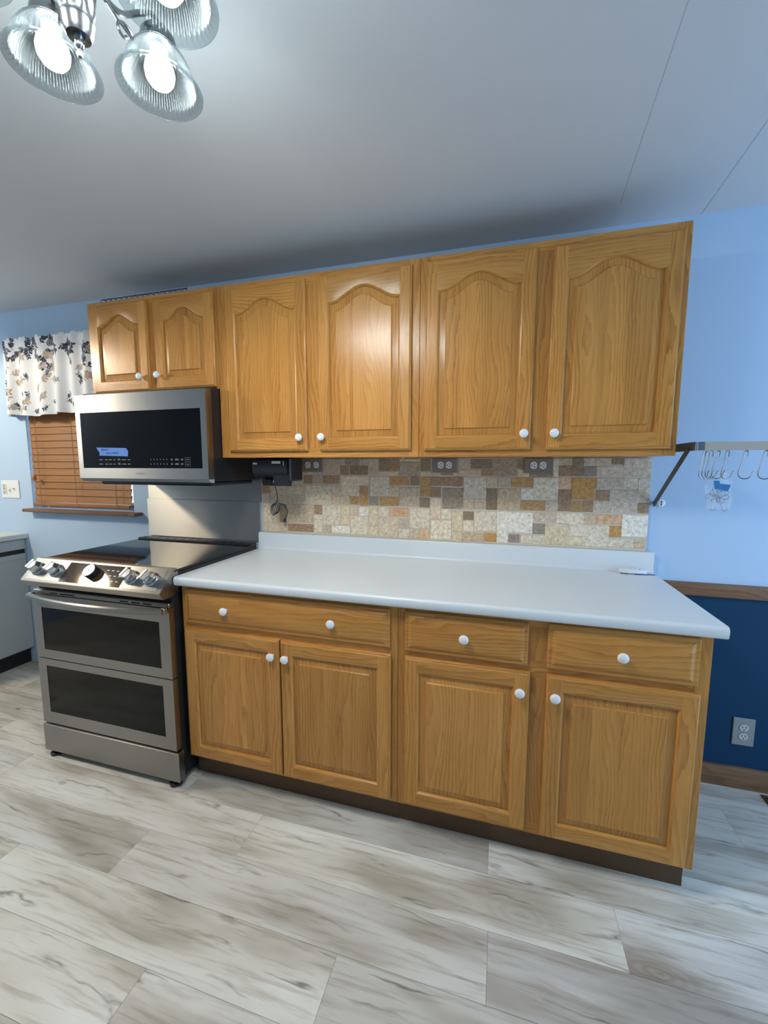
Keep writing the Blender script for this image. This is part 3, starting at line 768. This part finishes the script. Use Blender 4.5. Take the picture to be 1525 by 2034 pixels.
# ================================================================== STEEL SPLASH PANELS
mb = MB('x'); mb.box(-.760, .006, -.010, -.0008, .949, 1.170, .0008)
tag(mb.build('steel_panel', steel_wall), 'lower stainless splash panel standing behind the range cooktop', 'splash panel', 'stainless panels behind the range')
mb = MB('x'); mb.box(-.752, .020, -.006, -.0008, 1.1705, 1.42, .0008)
tag(mb.build('steel_panel', steel_wall), 'upper stainless splash panel on the wall directly below the microwave', 'splash panel', 'stainless panels behind the range')

# ================================================================== MICROWAVE
mw = thing('microwave', 'stainless over-the-range microwave with black glass front', 'microwave', (-.38, -.2, 1.29))
MX0, MX1 = -.767, -.0015
mb = MB('x'); mb.box(MX0+.004, MX1-.001, -.3595, -.0115, 1.292, 1.7215, .003); mb.build('body', blk, mw)
wx0, wx1, wz0, wz1 = -.738, -.031, 1.353, 1.622
mb = MB('x')
for (a, b, c, d) in ((MX0, wx0, 1.303, 1.706), (wx1, MX1+.0005, 1.303, 1.706), (wx0, wx1, 1.303, wz0), (wx0, wx1, wz1, 1.706)): mb.box(a, b, -.400, -.3602, c, d)
dm = mb.build('door', steel, mw, smooth=False)
mb = MB(); mb.box(wx0, wx1, -.3995, -.395, wz0, wz1); dg2 = mb.build('door_glass', blk_glass, dm, smooth=False)
mb = MB('x'); mb.prism([(-.400, 1.3028), (-.385, 1.288), (-.361, 1.285), (-.361, 1.3028)], 'x', MX0+.001, MX1); mb.build('lower_trim', appl_grey2, mw, ang=20)
mb = MB(); mb.box(MX0+.10, MX1-.004, -.372, -.05, 1.272, 1.2915, .006); mb.build('filter_tray', blk, mw)
# printed controls
dim_print = M('dim_print', (.20, .22, .24), .5)
def mark(x0, x1, z0, z1): mb.box(x0, x1, -.3999, -.3994, z0, z1)
mb = MB()
for rz in (1.394, 1.373):
    for i in range(6): mark(-.322+i*.0185, -.3185+i*.0185, rz-.003, rz+.003)
mb.build('number_marks', dim_print, dg2, smooth=False); mb = MB()
for rz in (1.394, 1.373):
    for x0, x1 in ((-.205, -.193), (-.182, -.160), (-.149, -.135)): mark(x0, x1, rz-.0035, rz-.0008); mark(x0+.002, x1-.002, rz+.0006, rz+.0034)
mb.build('mode_marks', dim_print, dg2, smooth=False); mb = MB()
for rz in (1.394, 1.373):
    for x0, x1 in ((-.635, -.612), (-.598, -.580), (-.573, -.556), (-.546, -.534), (-.519, -.503), (-.494, -.468), (-.458, -.442)):
        mark(x0, x1, rz-.0022, rz+.0014)
    mark(-.516, -.506, rz+.003, rz+.0055)
mb.build('fan_marks', dim_print, dg2, smooth=False); mb = MB()
for z0 in (1.363, 1.386):
    for (a, b, c, d) in ((-.125, -.097, z0, z0+.0008), (-.125, -.097, z0+.017, z0+.0178), (-.125, -.1242, z0, z0+.0178), (-.0978, -.097, z0, z0+.0178)): mark(a, b, c, d)
    mark(-.117, -.105, z0+.007, z0+.010)
mb.build('start_button_marks', dim_print, dg2, smooth=False)
text('SAMSUNG', .0115, (-.386, -.4003, 1.327), FRONT, grey_print, 'maker_mark', dm)
mb = MB()
pts = [(-.648, 1.4535), (-.463, 1.449), (-.452, 1.433), (-.455, 1.409), (-.632, 1.414), (-.628, 1.426), (-.634, 1.434)]
mb.prism(pts, 'y', -.3999, -.4005)
tp = tag(mb.build('tape_note', tape_m, smooth=False), 'handwritten blue painter tape strip stuck on the microwave glass', 'tape')
for body, x, z in (('Blower +', -.590, 1.4425), ('Door method', -.548, 1.4265)):
    o_ = text(body, .0135, (x, -.4006, z), (PI/2, -.02, 0), ink_m, 'handwriting', tp, bold=.0003)

# ================================================================== CAN OPENER
co = thing('can_opener', 'black under-cabinet can opener with coiled cord hanging by the tile', 'can opener', (.24, -.2, 1.40))
mb = MB()
pr = [(-.105, 1.4028), (-.205, 1.4028), (-.232, 1.392), (-.240, 1.365), (-.236, 1.335), (-.222, 1.312), (-.200, 1.298), (-.105, 1.298)]
mb.prism(pr, 'x', .118, .302); mb.build('housing', opener_m, co, ang=40)
mb = MB(); mb.box(.3022, .318, -.228, -.105, 1.292, 1.4028, .006); eb = mb.build('motor_end', blk, co)
mb = MB(); mb.prism([(-.232, 1.327), (-.245, 1.318), (-.238, 1.272), (-.215, 1.268), (-.200, 1.298)], 'x', .235, .312); mb.build('lever', opener_m, co, ang=30)
mb = MB(); mb.prism([(-.225, 1.3), (-.235, 1.293), (-.225, 1.272), (-.195, 1.268), (-.18, 1.298)], 'x', .165, .212); mb.build('cutter_guard', blk, co, ang=30)
mb = MB(); mb.box(.2175, .236, -.222, -.20, 1.284, 1.2978, .001); mb.build('lid_magnet', nickel, co)
mb = MB(); mb.box(.226, .272, -.2412, -.2395, 1.3755, 1.3875, .0004); lb = mb.build('name_label', lite_print, co)
mb = MB(); mb.box(.124, .146, -.2412, -.2390, 1.372, 1.380, .0004); mb.build('switch_mark', lite_print, co)
mb = MB(); mb.box(.286, .290, -.2415, -.237, 1.366, 1.388, .0003); mb.build('side_clip', nickel, co)
mb = MB(); path = [(.150, -.10, 1.297), (.149, -.09, 1.265), (.150, -.075, 1.235), (.151, -.070, 1.205), (.150, -.070, 1.183)]
def spl(P, n=8):
    P = [Vector(p) for p in P]; out = []
    for i in range(len(P)-1):
        a, b, c, d = P[max(i-1, 0)], P[i], P[i+1], P[min(i+2, len(P)-1)]
        for j in range(n):
            t_ = j/n; out.append(.5*((2*b)+(c-a)*t_+(2*a-5*b+4*c-d)*t_*t_+(3*b-a-3*c+d)*t_**3))
    out.append(P[-1]); return out
cx, cz_ = .142, 1.165
loopk = []
for k in range(3):
    for i in range(12):
        a = 2*PI*i/12; loopk.append((cx+.0105*math.cos(a+PI/2)-.012*math.sin(a)*.6-.006*k, -.066-.004*k+.002*math.sin(a), 1.145-.004*k+.028*math.sin(a+PI/2)))
path += loopk + [(.150, -.062, 1.170), (.165, -.055, 1.166), (.181, -.05, 1.157), (.191, -.045, 1.135), (.191, -.042, 1.112), (.182, -.042, 1.093)]
mb.tube(spl(path, 5), .0023, 6); cd = mb.build('power_cord', blk, co)
mb = MB(); mb.lathe([(.003, 0), (.005, .004), (.0065, .012), (.0095, .016), (.0095, .024), (.002, .025)], (.182, -.042, 1.094), (-.45, 0, -.9), 12)
for s_ in (-1, 1): mb.tube([(.171+s_*.004, -.042, 1.072-s_*.002), (.166+s_*.004, -.042, 1.062-s_*.002)], .0012, 6)
mb.build('plug', blk, cd)
mb = MB(); mb.tube([(.146+.008*math.cos(a), -.066+.008*math.sin(a), 1.168) for a in [2*PI*i/12 for i in range(12)]], .0018, 6, True); mb.build('cord_tie', lite_print, cd)

# small hook under cabinet
mb = MB(); mb.tube(spl([(.836, -.12, 1.4028), (.836, -.12, 1.39), (.838, -.122, 1.372), (.840, -.124, 1.358), (.838, -.130, 1.350), (.833, -.136, 1.350), (.830, -.139, 1.358), (.829, -.140, 1.364)], 5), .0016, 8)
mb.lathe([(.005, 0), (.004, .002), (0, .003)], (.836, -.12, 1.4028), (0, 0, -1), 12)
tag(mb.build('cup_hook', chrome), 'small bright cup hook screwed under the oak wall cabinet', 'hook')

# ================================================================== WINDOW BLIND + VALANCE
bl = thing('window_blind', 'closed honey-brown wooden slat blind in the window', 'blind', (-1.30, .02, 1.10))
BX0, BX1 = -1.700, -.897
mb = MB('x'); z = 1.132
while z < 2.03:
    mb.board('x', .06)
    a = math.radians(79.5); cy = .012
    for_ = [(-.5, -.5), (.5, -.5), (.5, .5), (-.5, .5)]
    W_, T_ = .051, .0028
    poly = []
    for (i, j) in for_:
        l_, w_ = j*W_, i*T_
        poly.append((cy+w_*math.sin(a)-l_*math.cos(a)*-1, z+.022+l_*math.sin(a)+w_*math.cos(a)))
    mb.prism(poly, 'x', BX0, BX1); z += .0438
mb.build('slats', blind_m, bl, ang=20)
mb = MB('x').board('x', 0); mb.box(BX0, BX1, -.010, .028, 1.102, 1.124, .004); mb.build('bottom_rail', blind_m, bl)
mb = MB('x').board('x', 0); mb.box(BX0, BX1, -.012, .04, 2.03, 2.07, .003); mb.build('head_rail', blind_m, bl)
cord_m = M('tan_cord', (.36, .20, .085), .8)
for x in (-1.612, -1.306, -.985):
    mb = MB()
    for dx in (-.0, .007): mb.tube([(x+dx, -.0185, 1.112), (x+dx, -.0185, 1.6), (x+dx, -.0185, 2.05)], .0011, 6)
    mb.build('ladder_cord', cord_m, bl)
mb = MB(); mb.tube([(-1.640, -.026, 2.04), (-1.640, -.026, 1.30)], .0011, 6); lc = mb.build('lift_cord', cord_m, bl)
mb = MB(); mb.lathe([(.002, .036), (.010, .028), (.0135, .018), (.0125, .006), (.007, 0), (0, 0)][::-1], (-1.640, -.030, 1.268), (0, 0, 1), 16); mb.build('tassel', blind_m, lc)

rv_ = random.Random(21)
VX0, VX1, VZ0, VZ1 = -1.795, -.80, 1.676, 2.142
nx, nz = 400, 190
leaves = []
NAVY, TAUPE, GREY, INK = (.030, .037, .058), (.42, .33, .27), (.27, .31, .38), (.06, .075, .11)
def sprig(cx, cz, ang, n, ln, cols, ls):
    x, z = cx, cz
    for i in range(n):
        x += math.cos(ang)*ln; z += math.sin(ang)*ln; ang += rv_.uniform(-.25, .25)
        for sd in (-1, 1):
            la = ang+sd*rv_.uniform(.6, 1.1); L_ = ls*rv_.uniform(.7, 1.15)
            leaves.append((x+math.cos(la)*L_*.9, z+math.sin(la)*L_*.9, la, L_, L_*rv_.uniform(.42, .58), rv_.choice(cols)))
        leaves.append((x-math.cos(ang)*ln*.5, z-math.sin(ang)*ln*.5, ang, ln*.6, .0016, cols[0]))
LENX = 1.30
for i in range(34):   # dark band near the top
    sprig(rv_.uniform(0, LENX), rv_.uniform(.33, .43), rv_.uniform(0, 6.28), 5, .015, [NAVY, NAVY, INK], .0125)
for i in range(6):
    sprig(.55+rv_.uniform(-.16, .16), rv_.uniform(.34, .44), rv_.uniform(0, 6.28), 6, .015, [NAVY, INK, NAVY], .0135)
for i in range(34):
    sprig(rv_.uniform(0, LENX), rv_.uniform(.06, .36), rv_.uniform(-.6, .6), 4, .017, [TAUPE, TAUPE, (.50, .43, .38)], .0145)
for i in range(36):
    sprig(rv_.uniform(0, LENX), rv_.uniform(.02, .36), rv_.uniform(0, 6.28), 3, .014, [NAVY, GREY, INK], .0105)
for i in range(7):
    sprig(rv_.uniform(0, LENX), rv_.uniform(.0, .10), rv_.uniform(-.5, .5), 3, .016, [GREY, INK], .010)
bins = {}
for L_ in leaves:
    for bx in range(int((L_[0]-.03)*25), int((L_[0]+.03)*25)+1): bins.setdefault(bx, []).append(L_)
def print_col(u, v):
    c = (.76, .79, .83)
    for (x, z, a, l, w_, k) in bins.get(int(u*25), ()):
        dx, dz = u-x, v-z; p = dx*math.cos(a)+dz*math.sin(a); q = -dx*math.sin(a)+dz*math.cos(a)
        if (p/l)**2+(q/w_)**2 < 1: c = k
    return c
def vpos(i, j):
    s_ = i/nx; t_ = j/nz
    x = VX0+(VX1-VX0)*s_
    fold = .5+.5*math.cos(s_*2*PI*8.3+1.4*math.sin(s_*9))
    amp = .016+.030*(1-t_)*(.6+.4*math.sin(s_*17))
    y = -.060-amp*fold
    if s_ < .045: y += (1-s_/.045)**2*(-y-.002)        # wraps round the rod end to the wall
    zz = VZ0+(VZ1-VZ0)*t_
    if t_ > .90: zz += .006*math.sin(s_*60)+.004*math.sin(s_*131)
    if t_ > .80: y += .010*math.exp(-((t_-.86)/.015)**2)
    if t_ < .02: zz += .006*math.sin(s_*14+.5)
    return (x, y, zz)
mb = MB(); mb.v = [vpos(i, j) for i in range(nx+1) for j in range(nz+1)]
pc = [print_col(i/nx*LENX, j/nz*(VZ1-VZ0)) for i in range(nx+1) for j in range(nz+1)]
for i in range(nx):
    for j in range(nz):
        a, b = i*(nz+1)+j, (i+1)*(nz+1)+j
        q = (a, b, b+1, a+1); mb.f.append(q); mb.uv.append([(0, 0)]*4); mb.c.append([pc[k] for k in q]); mb.mi.append(0)
va = mb.build('window_valance', cloth_m, ang=180, merge=False)
sm = va.modifiers.new('thickness', 'SOLIDIFY'); sm.thickness = .0015; sm.offset = 0
tag(va, 'white valance curtain with dark leaf print gathered above the window', 'curtain')
# ================================================================== LEFT COUNTER + DISHWASHER
dw = thing('dishwasher', 'grey dishwasher at the left edge under a pale countertop', 'dishwasher', (-2.1, -.31, 0))
mb = MB('y'); mb.box(-2.43, -1.842, -.612, -.004, .10, .874, .002); mb.build('tub', appl_grey2, dw)
mb = MB('y'); mb.box(-1.8415, -1.818, -.612, -.004, .112, .775, .003); mb.build('door', appl_grey, dw)
mb = MB('y'); mb.box(-1.8415, -1.816, -.612, -.004, .805, .872, .003); mb.build('control_strip', appl_grey, dw)
mb = MB('y'); mb.box(-1.8415, -1.832, -.612, -.004, .7755, .8045); mb.build('hand_grip_recess', blk, dw, smooth=False)
mb = MB('y'); mb.box(-1.838, -1.817, -.612, -.004, .735, .7375); mb.build('door_seam', appl_grey2, dw, smooth=False)
mb = MB('y'); mb.box(-2.43, -1.865, -.60, -.004, 0, .0995); mb.build('toe_kick', blk, dw, smooth=False)
mb = MB('y')
prof = [(-2.448, .8765), (-1.797, .8765), (-1.791, .880), (-1.788, .892)]+[(-1.80+.012*math.cos(a), .902+.012*math.sin(a)) for a in [PI*.5*i/6 for i in range(7)]]+[(-2.448, .914)]
mb.prism(prof, 'y', -.64, -.002)
tag(mb.build('side_countertop', M('cream_laminate', (.63, .645, .62), .35), ang=40), 'pale countertop over the grey dishwasher at the left edge', 'countertop')

# ================================================================== POT RACK + HOOKS + BAG
pr_ = thing('pot_rack', 'wall-mounted utensil rail with dark angled brackets right of the wall cabinet', 'rack', (2.3, 0, 1.43))
mb = MB('x'); mb.box(1.926, 2.745, -.344, -.338, 1.4195, 1.447, .0008); mb.build('rail', rail_m, pr_)
for xa in (1.9045, 2.7455):
    mb = MB('x'); mb.box(xa, xa+.021, -.345, -.335, 1.4185, 1.448, .001); mb.build('rail_end', chrome, pr_)
for x in (1.900, 2.770):
    s_ = -1 if x < 2 else 1
    mb = MB('y'); mb.box(x-.0025, x+.0025, -.336, -.001, 1.4185, 1.448, .0006); ar = mb.build('bracket_arm', dark_metal, pr_)
    mb = MB('y'); P0, P1 = Vector((x, -.300, 1.424)), Vector((x, -.004, 1.205))
    d = (P1-P0).normalized(); nrm = Vector((0, -d.z, d.y))
    q = [P0+nrm*.010, P0-nrm*.010, P1-nrm*.010, P1+nrm*.010]
    mb.prism([(p.y, p.z) for p in q], 'x', x-.0075, x-.0027); mb.build('brace', dark_metal, pr_)
    mb = MB(); mb.lathe([(.016, 0), (.016, .004), (.013, .006), (0, .006)], (x+.022, -.0006, 1.213), (0, -1, 0), 20); ft = mb.build('wall_foot', white_pl, pr_)
    mb = MB(); mb.lathe([(.003, .006), (.003, .007), (0, .007)], (x+.023, -.0006, 1.218), (0, -1, 0), 10); mb.box(x+.0215, x+.0245, -.0078, -.0066, 1.203, 1.212); mb.build('screw', slot_m, ft)
def hook_mesh():
    mb = MB(); P = []
    for i in range(9): a = PI*(1-i/8); P.append((.008+.008*math.cos(a)-.0, 0, -.006+.012*math.sin(a)) if False else (-.006*math.cos(PI*i/8)*-1-.006, 0, .004+.007*math.sin(PI*i/8)))
    P = [(.010, 0, -.014)]+[(.005+.005*math.cos(a), 0, .003*0+.0045*math.sin(a)) for a in [PI*i/8 for i in range(9)]]
    P += [(-.001, 0, -.03), (-.004, 0, -.062)]
    P += [(.013-.017*math.cos(a), 0, -.070-.017*math.sin(a)) for a in [PI*i/12 for i in range(1, 12)]]
    P += [(.031, 0, -.064), (.034, 0, -.058)]
    mb.tube(P, .0021, 7); return mb
hk = hook_mesh().build('utensil_hook', M('hook_steel', (.33, .345, .37), .28, 1), ang=60)
HL = [(1.913, .40, 'thin steel hook nearest the dark bracket of the rail'), (1.923, .30, 'steel hook second from the dark bracket, crowded against its neighbour'),
      (1.933, .2, 'steel hook third from the bracket, last of the crowded cluster'), (1.952, .1, 'bright steel hook holding the left corner of the clear bag'),
      (1.978, .2, 'steel hook holding the right corner of the clear bag'), (2.028, -.25, 'empty steel hook just right of the clear bag'),
      (2.082, -.2, 'empty steel hook at the right edge of the picture')]
for i, (x, rz, lab) in enumerate(HL):
    o = hk if i == 0 else hk.copy()
    if i: COL.objects.link(o)
    o.location = (x+.012, -.3405, 1.4127); o.rotation_euler = (0, .10, rz)
    tag(o, lab, 'hook', 'hooks on the utensil rail')
# clear bag hanging on two hooks
BX, BY = 1.979, -.338
bag = thing('plastic_bag', 'clear plastic bag of spare metal hooks hanging from the rail', 'bag', (BX, BY, 1.22))
mb = MB(); n = 14; m_ = 20
def bagp(i, j, s_):
    u = i/n*2-1; v = j/m_
    wdt = .032+.006*math.sin(v*PI)
    dep = (.0015+.017*max(0, 1-v/.45)**.7*math.cos(u*PI/2))*(1 if v > .02 else .6)
    return (BX+u*wdt+.004*math.sin(v*9), BY+s_*dep+.003*math.sin(u*4+v*6), 1.222+.128*v)
for s_ in (-1, 1):
    for i in range(n):
        for j in range(m_):
            q = [bagp(i, j, s_), bagp(i+1, j, s_), bagp(i+1, j+1, s_), bagp(i, j+1, s_)]
            mb.face(q if s_ < 0 else q[::-1])
mb.build('film', clearbag, bag, ang=180)
mb = MB(); mb.prism([(1.958, 1.318), (1.975, 1.318), (1.977, 1.308), (2.008, 1.305), (2.002, 1.283), (1.964, 1.290)], 'y', BY-.0075, BY-.0085)
tag(mb.build('tape_piece', tape_m2, smooth=False), 'folded deep blue tape on the clear hanging bag', 'tape')
rb = random.Random(3)
for i in range(14):
    o = hk.copy(); COL.objects.link(o); s_ = .40
    o.scale = (s_, s_, s_)
    o.location = (BX+rb.uniform(-.020, .008), BY+rb.uniform(-.006, .006), 1.256+rb.uniform(-.010, .010))
    o.rotation_euler = (rb.uniform(-.5, .5), rb.uniform(0, 6.28), rb.uniform(-.4, .4)); o.name = 'spare_hook'
    tag(o, 'small spare metal hook jumbled inside the clear hanging bag', 'hook', 'spare hooks inside the bag')

# ================================================================== REMOTE, WIRE RACK, VENT
rm = thing('remote_control', 'slim white remote lying at the back right corner of the counter', 'remote', (1.815, -.055, .914))
mb = MB()
pr0 = [(1.766, -.052), (1.770, -.066), (1.785, -.070), (1.865, -.068), (1.874, -.060), (1.874, -.050), (1.866, -.043), (1.785, -.042), (1.771, -.045)]
mb.prism(pr0, 'z', .9186, .934); mb.build('shell', white_pl, rm, ang=60)
mb = MB(); mb.prism([(1.772+.0, -.053), (1.776, -.064), (1.80, -.067), (1.80, -.045), (1.776, -.046)], 'z', .9144, .9186); mb.build('battery_foot', blk, rm)
mb = MB(); mb.box(1.842, 1.848, -.058, -.053, .934, .9348, .0003); mb.build('button', slot_m, rm)
mb = MB(); mb.prism([(1.822, -.071), (1.905, -.061), (1.900, -.048), (1.83, -.055)], 'z', .9144, .9152)
tag(mb.build('tape_strip', M('royal_blue_tape', (.03, .09, .42), .6), smooth=False), 'blue tape tail sticking out from under the white remote', 'tape')

wr = thing('wire_shelf', 'dark wire rack lying on top of the short cabinet over the microwave', 'wire rack', (-.42, -.2, 2.174))
mb = MB()
for y, z in ((-.262, 2.2005), (-.06, 2.2005)): mb.tube([(-.705, y, z), (-.185, y, z)], .0022, 6)
wire_m = M('dark_wire', (.07, .085, .11), .4, .6)
mb.build('long_wire', wire_m, wr)
for i in range(16):
    x = -.700+i*.0333
    mb = MB(); mb.tube(spl([(x+.012, -.288, 2.1765), (x+.006, -.275, 2.190), (x, -.262, 2.2005), (x, -.20, 2.2015), (x, -.06, 2.2015)], 3), .0015, 5); mb.build('cross_wire', wire_m, wr)
for x in (-.69, -.20):
    for y in (-.24, -.08):
        mb = MB(); mb.tube([(x, y, 2.1742), (x, y, 2.2005)], .0018, 6); mb.build('wire_foot', wire_m, wr)

fv = thing('floor_register', 'brown metal floor vent in the planks by the baseboard at right', 'floor vent', (2.45, -.19, 0))
mb = MB('y'); mb.box(2.357, 2.50, -.33, -.03, .0002, .004, .001); mb.build('frame', brass, fv)
mb = MB('y')
for i in range(4): mb.box(2.366+i*.033, 2.389+i*.033, -.315, -.045, .0041, .0046)
mb.build('grille_slots', slot_m, fv, smooth=False)

# ================================================================== CHANDELIER
CX, CY = .537, -1.347
ch = thing('chandelier', 'brushed nickel five-light chandelier with ribbed glass bell shades', 'chandelier', (CX, CY, CZ))
mb = MB()
tw = lambda r, h, a: r*(1+.10*math.cos(7*a+(h-2.13)*70)) if 2.142 < h < 2.285 and r > .012 else r
prof = [(.0, 2.079), (.0035, 2.081), (.0045, 2.088), (.003, 2.092), (.006, 2.096), (.0075, 2.101), (.005, 2.105), (.008, 2.108), (.009, 2.114), (.0185, 2.112), (.0225, 2.120), (.024, 2.134), (.0255, 2.1365), (.024, 2.139)]
for i in range(19):
    s_ = i/18; prof.append((.0245+.006*math.sin(s_*PI*.9)-.004*s_, 2.142+.14*s_))
prof += [(.022, 2.288), (.024, 2.292), (.018, 2.298), (.018, 2.312), (.055, 2.320), (.062, 2.330), (.062, CZ-.0005)]
mb.lathe(prof, (CX, CY, 0), (0, 0, 1), 56, tw); mb.build('column', lamp_nickel, ch, ang=50)
RR, ZR = .165, 2.154
for k in range(5):
    a = 1.452+k*2*PI/5; dx, dy = math.cos(a), math.sin(a)
    def P(r, z, t_=0): return (CX+dx*r-dy*t_, CY+dy*r+dx*t_, z)
    mb = MB(); mb.tube(spl([P(.020, 2.235), P(.05, 2.222), P(.085, 2.225), P(.125, 2.262), P(.15, 2.283), P(.163, 2.283), P(.165, 2.272)], 6), .0052, 10)
    ar = mb.build('arm', lamp_nickel, ch)
    mb = MB(); sc_ = []
    for i in range(26):
        th = -.6+i*.26; r_ = .022*(1-i/32)
        sc_.append(P(.088+r_*math.cos(th), 2.195+r_*math.sin(th)))
    mb.tube([P(.05, 2.222), P(.075, 2.208)]+sc_[3:], .0028, 8); mb.build('scroll', lamp_nickel, ar)
    c = (CX+dx*RR, CY+dy*RR, 0)
    mb = MB(); mb.lathe([(.020, 2.232), (.0335, 2.234), (.035, 2.240), (.033, 2.252), (.024, 2.264), (.010, 2.271), (0, 2.273)], c, (0, 0, 1), 28); so = mb.build('shade_holder', lamp_nickel, ch)
    mb = MB(); rib = lambda r, h, a_: r+(.0019*math.cos(40*a_) if .034 < r < .0695 else 0)
    outp = [(.0825, ZR), (.0828, ZR+.002), (.081, ZR+.0045), (.0725, ZR+.0075), (.0695, ZR+.010), (.0685, ZR+.016), (.066, ZR+.028), (.060, ZR+.045), (.051, ZR+.060), (.040, ZR+.073), (.033, ZR+.080)]
    inn = [(.030, ZR+.079), (.038, ZR+.070), (.048, ZR+.058), (.057, ZR+.043), (.063, ZR+.027), (.0655, ZR+.014), (.068, ZR+.006), (.0715, ZR+.003), (.0800, ZR), (.0825, ZR)]
    mb.open_lathe(outp+inn, c, (0, 0, 1), 240, rib); sh = mb.build('lamp_shade', shade_m, ch, ang=60)
    mb = MB(); mb.lathe([(0, ZR+.004), (.011, ZR+.005), (.020, ZR+.010), (.0265, ZR+.020), (.0285, ZR+.032), (.026, ZR+.045), (.020, ZR+.055), (.0145, ZR+.062)], c, (0, 0, 1), 24)
    mb.build('bulb', bulb_m, so, ang=80)
    mb = MB(); mb.lathe([(.0148, ZR+.0625), (.0165, ZR+.065), (.0165, ZR+.0785)], c, (0, 0, 1), 20); mb.build('socket', white_pl, so)
